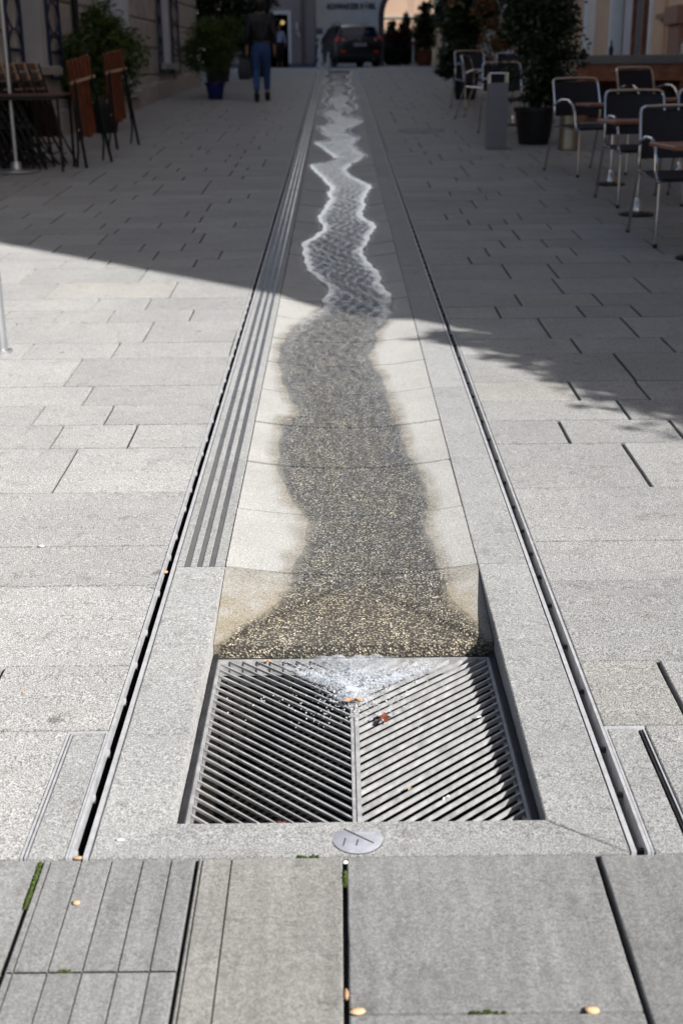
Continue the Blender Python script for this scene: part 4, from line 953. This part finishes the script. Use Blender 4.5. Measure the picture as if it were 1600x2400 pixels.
for k in range(6):
    q=MB(); q.bbox(-.62,.40,-.33+k*.112,-.33+k*.112+.104,.70,.725,.004); part('top_slat',q,'dark_table',tb)
for sx in (-.55,.33):
    for sy in (-.28,.28): q=MB(); q.tube([(sx,sy,0),(sx,sy,.70)],.014,8); part('leg',q,'black_iron',tb)
for sy in (-.28,.28): q=MB(); q.box(-.55,.33,sy-.012,sy+.012,.665,.699); part('rail',q,'black_iron',tb)
# a row of folded chairs stacked leaning on the table
def stacked(label):
    t=thing('stacked_chair',label,'chair',(0,0,0),0,'folded chairs stacked by the table')
    for k in range(5):
        z=.98-k*.085; q=MB(); q.bbox(-.19,.19,-.012,.012,z-.034,z+.034,.004); part('slat',q,'pale_wood' if k<2 else 'dark_table',t)
    for sx in (-1,1):
        q=MB(); q.tube([(sx*.20,.018,1.0),(sx*.205,.02,.5),(sx*.21,-.05,.0)],.010,7); part('leg',q,'black_iron',t,True)
        q=MB(); q.tube([(sx*.18,.02,.62),(sx*.19,.03,.3),(sx*.20,.09,.0)],.010,7); part('leg',q,'black_iron',t,True)
        q=MB(); q.ball((sx*.205,-.004,.93),.011,8,5); part('rivet',q,'chrome',t)
    q=MB(); q.bbox(-.17,.17,.022,.04,.28,.66,.004); part('seat',q,'wood',t)
    for z in (.12,.22): q=MB(); q.tube([(-.195,.01,z),(.195,.01,z)],.007,6); part('stretcher',q,'black_iron',t)
    return t
names=['first','second','third','fourth','fifth','sixth','seventh']
s0=stacked('folded slatted chair stacked behind the table, rightmost of the stack')
s0.location=(-2.84,13.18,g(13.18)); s0.rotation_euler=(R(14),0,R(-62))
for k in range(1,7):
    c=copy_tree(s0); c['label']='folded slatted chair stacked behind the table, %s from the right'%names[k]; c.location=(-2.84-.105*k,13.18-.012*k,g(13.18)); c.rotation_euler=(R(14+.6*k),0,R(-62+1.5*k))

names += ['eighth','ninth']
for k in range(9):
    c=copy_tree(s0); c['label']='black folded chair of the front stack under the table edge, %s from the right'%(['first']+names[1:])[k]; c.location=(-2.93-.07*k,12.98,g(12.98)); c.rotation_euler=(R(24+.6*k),0,R(-75+2*k)); c.scale=(1,1,.70)
    for h_ in c.children:
        if h_.name.startswith(('slat','seat')): h_.data=h_.data.copy(); h_.data.materials[0]=M_['black_iron']
# ---------------------------------------------------------------- right side furniture
def tube_chair(label,fab='fabric'):
    'stacking terrace chair: looped tube sides with arms, dark textile seat and back, facing -y'
    t=thing('terrace_chair',label,'chair',(0,0,0),0,'terrace chairs')
    for sx in (-1,1):
        x=sx*.255
        q=MB(); P=[(x,-.30,0),(x,-.275,.25),(x,-.255,.40)]
        P=[(x,-.29,.0),(x,-.27,.40)]
        q.tube(P,.0115,8); part('front_leg',q,'chrome',t,True)
        # arm loop: rises from the seat rail, curves over and drops to the back post
        arc=[(x,-.27,.40),(x,-.235,.408),(x,-.205,.425),(x,-.185,.47),(x,-.165,.55),(x,-.12,.62),(x,-.05,.655),(x,.06,.655),(x,.14,.635),(x,.215,.60)]
        q=MB(); q.tube(arc,.0115,8); part('arm',q,'chrome',t,True)
        q=MB(); q.tube([(x*.98,.33,.0),(x*.97,.27,.25),(x*.96,.215,.44),(x*.95,.235,.62),(x*.93,.29,.79)],.0115,8); part('back_leg',q,'chrome',t,True)
        q=MB(); q.tube([(x*.97,-.26,.405),(x*.96,.21,.425)],.010,8); part('seat_rail',q,'chrome',t,True)
        for yf in (-.291,.331): q=MB(); q.lathe([(.014,-.001),(.015,.022),(.0,.024)],10,(x if yf<0 else x*.98,yf,0)); part('foot_cap',q,'plastic',t)
    q=MB(); q.tube([(-.237,.29,.785),(-.228,.303,.815),(-.20,.31,.828),(0,.318,.832),(.20,.31,.828),(.228,.303,.815),(.237,.29,.785)],.0115,8); part('top_rail',q,'chrome',t,True)
    q=MB(); n=8
    for j in range(7):
        z=.50+.30*j/6; yb=.225+.075*(j/6)**1.3
        for i in range(n+1): u=i/n*2-1; q.v.append((u*.232,yb+.03*(1-u*u)+.004,z))
    for j in range(6):
        for i in range(n): q.f.append((j*(n+1)+i,j*(n+1)+i+1,(j+1)*(n+1)+i+1,(j+1)*(n+1)+i))
    b0=len(q.v); q.v += [(a,b+.006,c) for a,b,c in q.v]; q.f += [tuple(b0+k for k in f[::-1]) for f in q.f]
    part('backrest',q,fab,t,True)
    q=MB(); q.bbox(-.238,.238,-.255,.205,.405,.428,.008); part('seat',q,fab,t)
    return t
def place(o,x,y,rz_): o.location=(x,y,g(y)); o.rotation_euler=(R(2.3),0,R(rz_)); return o
ch=tube_chair('black terrace chair nearest the viewer at the right edge','blue_fabric'); place(ch,2.24,8.38,4)
CH=[('black terrace chair second from the viewer, between the two nearer tables',2.36,10.12,5),('black terrace chair standing alone left of the bin and counter',2.30,12.05,20),
 ('terrace chair at the right edge behind the second table',2.95,10.2,0),('terrace chair beside the glossy bush, turned to the street',2.02,18.3,70),('terrace chair partly hidden behind the grey pillar',2.03,15.9,8),('terrace chair behind the pillar nearest the far bush',2.10,20.3,15),('terrace chair farthest right behind the glossy bush',2.55,19.2,-5),('terrace chair in front of the brown counter',3.35,14.2,25)]
for lab,x,y_,rzz in CH:
    c=copy_tree(ch); c['label']=lab; place(c,x,y_,rzz)
def bistro_table(label,x,y,s=.56,h=.68):
    t=thing('bistro_table',label,'table',(x,y,g(y)),R(2),'bistro tables')
    q=MB(); q.bbox(-s/2,s/2,-s/2,s/2,h-.022,h,.004); part('top',q,'table_wood',t)
    q=MB(); q.tube([(0,0,.10),(0,0,h-.022)],.018,12); part('column',q,'chrome',t,True)
    q=MB(); q.lathe([(.045,.016),(.048,.03),(.036,.075),(.022,.12),(.018,.125)],18); part('bell_foot',q,'chrome',t,True)
    q=MB(); q.lathe([(.13,-.004),(.13,.008),(.11,.015),(0,.016)],28); part('base_disc',q,'black_iron',t,True)
    q=MB(); q.box(-.2,.2,-.02,.02,h-.045,h-.0225); part('top_brace',q,'dark_steel',t)
    return t
bistro_table('square brown bistro table at the right edge in front of the nearest chair',2.17,7.68,.54,.68)
bistro_table('square brown bistro table between the first and second chairs',2.20,9.47,.54,.68)
bistro_table('square brown bistro table next to the lone chair',2.36,11.2,.56,.68)
bistro_table('small brown bistro table far right by the counter',3.10,11.75,.56,.68)
bistro_table('far brown bistro table among the chairs behind the pillar',2.30,17.2,.56,.68)
pl_=thing('ash_pillar','tall slim grey metal box pillar standing on the paving','pillar',(1.73,14.32,g(14.2)-.004))
q=MB(); q.bbox(-.105,.105,-.10,.10,.012,.70,.006); part('body',q,'pillar',pl_); q=MB(); q.box(-.11,.11,-.105,.105,0,.0118); part('base',q,'plastic',pl_)
for sx in (-1,1): q=MB(); q.tube([(sx*.095,-.09,.70),(sx*.095,-.09,.80),(sx*.095,.09,.80),(sx*.095,.09,.70)],.007,7); part('bow_handle',q,'chrome',pl_,True)
q=MB(); q.tube([(-.095,0,.80),(.095,0,.80)],.007,7); part('top_bar',q,'chrome',pl_)
bn=thing('round_bin','round brushed metal bin with a domed ring top','bin',(2.50,14.10,g(14.10)))
q=MB(); q.lathe([(.118,0),(.122,.03),(.11,.05),(.108,.56),(.112,.57),(.112,.585)],28); part('body',q,'brass',bn,True)
q=MB(); q.lathe([(.105,.585),(.105,.62)],28); part('neck',q,'dark_steel',bn); q=MB(); q.lathe([(.112,.62),(.118,.63),(.118,.68),(.10,.705),(.06,.712),(.055,.70)],28); part('lid',q,'brass',bn,True)
ct=thing('service_counter','brown wooden service counter with drawers and open shelves under a grey top','counter',(3.30,17.55,g(17.6)),R(3))
q=MB(); q.bbox(-.06,2.2,-.04,.62,.74,.85,.008); part('top',q,'counter_top',ct)
q=MB(); q.box(0,.05,0,.58,0,.739); q.box(.64,.68,.02,.58,0,.52); q.box(1.30,1.34,.02,.58,0,.52); q.box(2.1,2.15,0,.58,0,.739); q.box(.05,2.1,.54,.58,0,.739); q.box(.05,2.1,.02,.53,.02,.05); part('carcass',q,'brown_wood',ct)
for k in range(3):
    q=MB(); q.bbox(.056+k*.683,.73+k*.683-.004,-.012,.02,.525,.735,.004); dr=part('drawer',q,'brown_wood',ct); x=.056+k*.683+.335
    q=MB(); q.tube([(x-.075,-.012,.645),(x-.075,-.04,.645),(x+.075,-.04,.645),(x+.075,-.012,.645)],.008,7); part('handle',q,'chrome',dr,True)
for k in range(3): q=MB(); q.box(.09+k*.66,.60+k*.66,.2,.5,.05,.40); part('dark_crate',q,'plastic',ct)
cp=thing('metal_cup','shiny metal cup on the right end of the counter top','cup',(4.62,17.78,g(17.6)+.85+.0))
q=MB(); q.lathe([(.05,0),(.055,.14),(.05,.14),(.045,.02),(0,.02)],20); part('cup_body',q,'chrome',cp,True)
q=MB(); q.tube([(0,.0,.02),(.02,0,.19)],.006,6); part('spoon',q,'chrome',cp)
bt=thing('dark_bottle','slim dark bottle on the counter in front of the window','bottle',(3.68,17.85,g(17.6)+.85)); q=MB(); q.lathe([(.03,0),(.032,.09),(.012,.13),(.011,.19),(0,.19)],16); part('glass',q,'carglass',bt,True)
mh=thing('manhole_cover','round manhole cover set in the paving right of the channel','manhole cover',(1.05,16.58,g(16.58)+.001)); mh.rotation_euler=(R(2.7),0,0)
q=MB(); q.lathe([(.30,.001),(.30,.003),(.275,.003),(.275,.001)],40); part('ring',q,'dark_steel',mh); q=MB(); q.lathe([(.272,.001),(.27,.0025),(0,.0025)],40); part('plate',q,'front',mh)
bo=thing('red_tip_bollard','slim pale bollard with red and white tip at the arch','bollard',(2.98,52.0,g(52)))
q=MB(); q.lathe([(.05,0),(.045,.01),(.045,.80)],16); part('post',q,'pole',bo,True); q=MB(); q.lathe([(.052,.80),(.055,.86),(.055,.92)],16); part('red_band',q,'red',bo,True); q=MB(); q.lathe([(.054,.921),(.052,.99),(.03,1.04),(0,1.05)],16); part('white_cap',q,'white',bo,True); q=MB(); q.box(.03,.12,-.03,.03,.86,.91); part('side_lug',q,'red',bo)

# fountain jets at the head of the channel
def jet(label,x,y,h,r,n,seed):
    rg=random.Random(seed); q=MB(); P=[]; rr=[]
    for k in range(14):
        f=k/13; P.append((rg.gauss(0,.012)+.10*(1-f)*0,rg.gauss(0,.01),h*f)); rr.append(max(.012,r*(1.35-f*.9)*rg.uniform(.75,1.2)))
    q.tube(P,rr,9)
    for k in range(n):
        f=rg.random()**1.6; a=rg.random()*6.28; d=abs(rg.gauss(0,.11))*(1.15-f); s=rg.uniform(.006,.02)
        q.ball((d*math.cos(a),d*math.sin(a),h*f*.95),s,6,4)
    o=q.build('fountain_jet',M_['jet'],None,True); o.location=(x,y,g(y)); tag(o,label,'fountain')
jet('tall white fountain jet spouting left of the car',-.555,42.0,.98,.085,150,1)
jet('low fountain jet close to the car wheel',-.30,42.4,.50,.06,70,2)

# ---------------------------------------------------------------- people
def person(label,x,y,rz_,top,legs,walk,bag,hair_c,scale=1.0,tone='skin_'):
    t=thing('person',label,'person',(x,y,g(y)),R(rz_)); t.scale=(scale,)*3
    # skeleton of the body, pelvis first
    LA=(-.085,-.16*walk,.10); RA=(.085,.17*walk,.085)
    LK=(-.09,.02*walk+.02,.47); RK=(.085,.10*walk+.02,.47)
    P=[(0,0,.90,.10),(0,.005,1.08,.095),(0,.0,1.27,.10),(0,-.01,1.40,.045),(0,.005,1.475,.055),(0,.012,1.55,.088),(0,.005,1.625,.065),
       (-.085,0,.82,.072),(*LK,.052),(*LA,.036),(LA[0],LA[1]+.12,.035,.03),(.085,0,.82,.072),(*RK,.052),(*RA,.036),(RA[0],RA[1]+.12,.035,.03),
       (-.165,-.005,1.345,.05),(-.215,-.04,1.09,.037),(-.235,.03,.87,.026),(-.238,.045,.80,.028),(.165,-.005,1.345,.05),(.215,-.05,1.09,.037),(.225,.05,.88,.026),(.228,.075,.81,.028)]
    E=[(0,1),(1,2),(2,3),(3,4),(4,5),(5,6),(0,7),(7,8),(8,9),(9,10),(0,11),(11,12),(12,13),(13,14),(2,15),(15,16),(16,17),(17,18),(2,19),(19,20),(20,21),(21,22)]
    for hb,sx in ((18,-1),(22,1)):
        bx,by,bz,_=P[hb]
        for k,(dx,L) in enumerate(((-.018,.055),(-.006,.065),(.006,.062),(.018,.048))):
            i=len(P); P += [(bx+sx*.004,by+dx+.004,bz-.035,.0095),(bx+sx*-.004,by+dx+.008,bz-.04-L,.0080)]; E += [(hb,i),(i,i+1)]
        i=len(P); P += [(bx-sx*.012,by+.028,bz-.012,.0095),(bx-sx*.018,by+.042,bz-.045,.0085)]; E += [(hb,i),(i,i+1)]
    body=skin('body',P,E,M_[tone],t)
    q=MB(); q.ball((0,.105,1.545),.014,7,6,(.8,1,1.5)); part('nose',q,tone,t,True)
    for sx in (-1,1): q=MB(); q.ball((sx*.033,.088,1.57),.011,7,6); part('eye',q,'white',t,True)
    for sx in (-1,1): q=MB(); q.ball((sx*.088,.01,1.55),.022,7,6,(.4,.8,1.3)); part('ear',q,tone,t,True)
    q=MB(); q.ball((0,.093,1.505),.02,7,5,(1.1,.4,.3)); part('mouth',q,'red_leaf',t,True)
    skin('trousers',[(0,0,.90,.142),(0,0,1.0,.13),(-.085,-.005,.80,.105),(*LK,.070),(LA[0],LA[1]-.005,.16,.052),(.085,-.005,.80,.105),(*RK,.070),(RA[0],RA[1]-.005,.16,.052)],[(0,1),(0,2),(2,3),(3,4),(0,5),(5,6),(6,7)],M_[legs],t)
    skin('jacket',[(0,0,1.12,.142),(0,0,.985,.150),(0,-.005,1.27,.150),(0,-.012,1.385,.075),(-.165,-.01,1.335,.072),(-.225,-.045,1.09,.058),(-.24,.02,.90,.045),(.165,-.01,1.335,.072),(.225,-.055,1.09,.058),(.232,.04,.91,.045)],[(0,1),(0,2),(2,3),(2,4),(4,5),(5,6),(2,7),(7,8),(8,9)],M_[top],t)
    for A_ in (LA,RA):
        skin('boot',[(A_[0],A_[1]-.01,.05,.05),(A_[0],A_[1]-.01,.17,.055),(A_[0],A_[1]+.07,.035,.04),(A_[0],A_[1]+.16,.028,.03)],[(0,1),(0,2),(2,3)],M_['boot'],t)
        q=MB(); q.bbox(A_[0]-.03,A_[0]+.03,A_[1]-.06,A_[1]+.0,-.0,.04,.006); part('heel',q,'boot',t)
    q=MB(); q.ball((0,-.022,1.56),.112,16,12,(.98,1.0,1.12)); q.v=[(a*(1.0 if c>1.5 else .96),b if b<.03 else .03+(b-.03)*.35,c if c>1.5 else 1.5+(c-1.5)*1.9) for a,b,c in q.v]; part('hair',q,hair_c,t,True)
    if bag:
        q=MB(); q.lathe([(.055,1.375),(.085,1.40),(.075,1.45),(.05,1.455)],14); part('scarf',q,'scarf',t,True)
        b=thing('handbag','large dark handbag held in the left hand of the walking person','bag',(x-.285,y+.02,g(y)+.36))
        q=MB(); q.add([(-.09,-.14,0),(.09,-.14,0),(.09,.14,0),(-.09,.14,0),(-.11,-.16,.14),(.11,-.16,.14),(.11,.16,.14),(-.11,.16,.14),(-.07,-.12,.32),(.07,-.12,.32),(.07,.12,.32),(-.07,.12,.32)],
            [(3,2,1,0),(0,1,5,4),(1,2,6,5),(2,3,7,6),(3,0,4,7),(4,5,9,8),(5,6,10,9),(6,7,11,10),(7,4,8,11),(8,9,10,11)]); part('pouch',q,'bag',b,True)
        q=MB(); q.tube([(0,-.09,.31),(.02,-.05,.37),(.045,.03,.405),(.02,.08,.37),(0,.10,.31)],.009,7); part('handle',q,'bag',b,True)
    return t
person('person in a dark jacket and blue jeans walking away up the street',-1.30,22.25,2,'jacket','jeans',1.45,True,'hair',1.0)
person('person in a pale blue shirt standing inside the open doorway',-2.30,52.75,175,'shirt','jacket',.1,False,'hair',.98)

# ---------------------------------------------------------------- car
def car(label,x,y,rz_):
    t=thing('parked_car',label,'car',(x,y,g(y)),R(rz_))
    # stations from tail (-y) to nose: y, half width, belt height, roof height, roof half width, sill height
    ST=[(-2.36,.78,.62,.70,.74,.38),(-2.33,.86,.78,.98,.76,.30),(-2.25,.895,.90,1.06,.72,.25),(-2.08,.905,.95,1.40,.60,.24),(-1.85,.91,.96,1.47,.60,.24),(-1.2,.915,.965,1.505,.61,.24),(-.4,.915,.96,1.52,.61,.24),(.25,.915,.95,1.49,.59,.24),(.75,.91,.945,1.28,.58,.24),(1.18,.905,.94,.985,.62,.24),(1.6,.895,.88,.93,.66,.24),(2.05,.86,.76,.84,.66,.25),(2.3,.76,.62,.70,.62,.28),(2.38,.62,.5,.56,.52,.34)]
    q=MB(); nr=0
    for (yy_,w_,bz,rz2,rw,sz) in ST:
        ring=[(-w_*.86,sz),(-w_*.97,sz+.08),(-w_,(sz+bz)*.55),(-w_*.985,bz),(-(w_*.98*.3+rw*.7),bz+(rz2-bz)*.62),(-rw,rz2-.035 if rz2-bz>.1 else rz2-.01),(-rw*.55,rz2)]
        ring=ring+[(-a,b) for a,b in ring[::-1]]; nr=len(ring); q.v += [(a,yy_,b) for a,b in ring]
    for i in range(len(ST)-1):
        for k in range(nr-1): q.f.append((i*nr+k,i*nr+k+1,(i+1)*nr+k+1,(i+1)*nr+k))
    q.f += [tuple(range(nr-1,-1,-1)),tuple(range((len(ST)-1)*nr,len(ST)*nr))]
    part('body',q,'car',t,True)
    q=MB(); q.add([(-.66,-2.275,1.045),(.66,-2.275,1.045),(.555,-2.10,1.385),(-.555,-2.10,1.385)],[(0,1,2,3)]); q.add([(-.66,-2.25,1.045),(.66,-2.25,1.045),(.555,-2.085,1.385),(-.555,-2.085,1.385)],[(3,2,1,0)]); rw_=part('rear_window',q,'carglass',t)
    rg=random.Random(4)
    for k in range(9):
        xx=-.33+k*.083; h=rg.uniform(.06,.13); q=MB(); z0=1.13; zz=lambda z:-2.275+(z-1.045)/.34*.175-.006
        q.add([(xx,zz(z0),z0),(xx+.026,zz(z0),z0),(xx+.026,zz(z0+h),z0+h),(xx,zz(z0+h),z0+h)],[(0,1,2,3)]); part('window_mark',q,'red' if k==6 else 'teal',rw_)  # short coloured bars laid on the rear glass
    for sx in (-1,1):
        for (a,b) in ((-1.95,-1.15),(-1.08,-.28),(-.2,.62)):
            q=MB(); xx=lambda z:sx*(.905-(z-.96)/.5*.27+.012); zt=1.425 if a>-1.9 else 1.40
            bt_=b-.0 if b<.5 else b-.34
            q.add([(xx(.985),a,.985),(xx(.985),b,.985),(xx(zt),bt_,zt),(xx(zt),a+(.12 if a<-1.9 else 0),zt)],[(0,1,2,3) if sx>0 else (3,2,1,0)]); part('side_window',q,'carglass',t)
        q=MB(); q.add([(sx*.45,-2.337,.87),(sx*.80,-2.325,.86),(sx*.905,-2.22,.88),(sx*.90,-2.20,1.0),(sx*.79,-2.285,1.02),(sx*.47,-2.315,.99)],[(0,1,4,5),(1,2,3,4)] if sx>0 else [(5,4,1,0),(4,3,2,1)]); tl=part('tail_light',q,'tail',t)
        q=MB(); q.ball((sx*.60,-2.335,.925),.045,8,6,(1.2,.3,.9)); part('reversing_lens',q,'tail_w',tl,True)
        q=MB(); q.box(sx*.62-.10,sx*.62+.10,-2.375,-2.355,.50,.55); part('reflector',q,'tail',t)
        q=MB(); q.ball((sx*1.0,.55,1.0),.10,10,7,(1,.5,.72)); mr=part('wing_mirror',q,'car',t,True)
        q=MB(); q.tube([(sx*.56,-1.75,1.49),(sx*.57,-1.5,1.545),(sx*.57,.0,1.555),(sx*.56,.2,1.51)],.016,7); part('roof_rail',q,'chrome',t,True)
        for yw in (-1.45,1.38):
            q=MB(); Mw=Matrix.Translation((sx*.80,yw,.325))@Matrix.Rotation(math.pi/2,4,'Y'); q.lathe([(.22,-.11),(.30,-.11),(.325,-.08),(.325,.08),(.30,.11),(.22,.11)],26,(0,0,0),Mw); wl=part('wheel',q,'tyre',t,True)
            q=MB(); q.lathe([(.0,.085*sx),(.06,.09*sx),(.19,.07*sx),(.225,.105*sx),(.225,-.05*sx)],26,(0,0,0),Mw); part('rim',q,'chrome',wl,True)
    q=MB(); q.box(-.93,.93,-1.83,-1.07,.16,.30); q.box(-.93,.93,1.0,1.76,.16,.30); q.box(-.80,.80,-2.2,2.2,.18,.30); part('underbody',q,'plastic',t)
    q=MB(); q.bbox(-.80,.80,-2.385,-2.20,.30,.46,.02); part('rear_bumper',q,'plastic',t)
    q=MB(); q.bbox(-.26,.26,-2.372,-2.345,.70,.81,.004); npl=part('number_plate',q,'plate',t)
    q=MB(); q.box(-.258,-.215,-2.3745,-2.3725,.702,.808); part('blue_band',q,'signblue',npl)
    for k in range(6): q=MB(); xx=-.18+k*.068+(.03 if k>1 else 0); q.box(xx,xx+.03,-2.3745,-2.3725,.725,.785); part('plate_mark',q,'letter',npl)
    q=MB(); Me=Matrix.Translation((0,-2.335,.93))@Matrix.Rotation(math.pi/2,4,'X'); q.lathe([(.058,0),(.058,.012),(.048,.012),(.048,0)],20,(0,0,0),Me); em=part('round_emblem',q,'chrome',t)
    q=MB(); 
    for pts in (((-.038,.03),(-.012,-.005),(0,.02),(.012,-.005),(.038,.03)),((-.03,.0),(-.014,-.04),(0,-.01),(.014,-.04),(.03,0))):
        q.tube([(a,-2.345,.93+b) for a,b in pts],.005,5)
    part('emblem_letters',q,'chrome',em)
    q=MB(); q.lathe([(.04,0),(.045,.02),(.03,.02)],12,(0,0,0),Matrix.Translation((.5,-2.39,.26))@Matrix.Rotation(math.pi/2,4,'X')); part('tail_pipe',q,'chrome',t)
    return t
car('black estate car parked at the top of the street, seen from behind',.37,50.9,11)
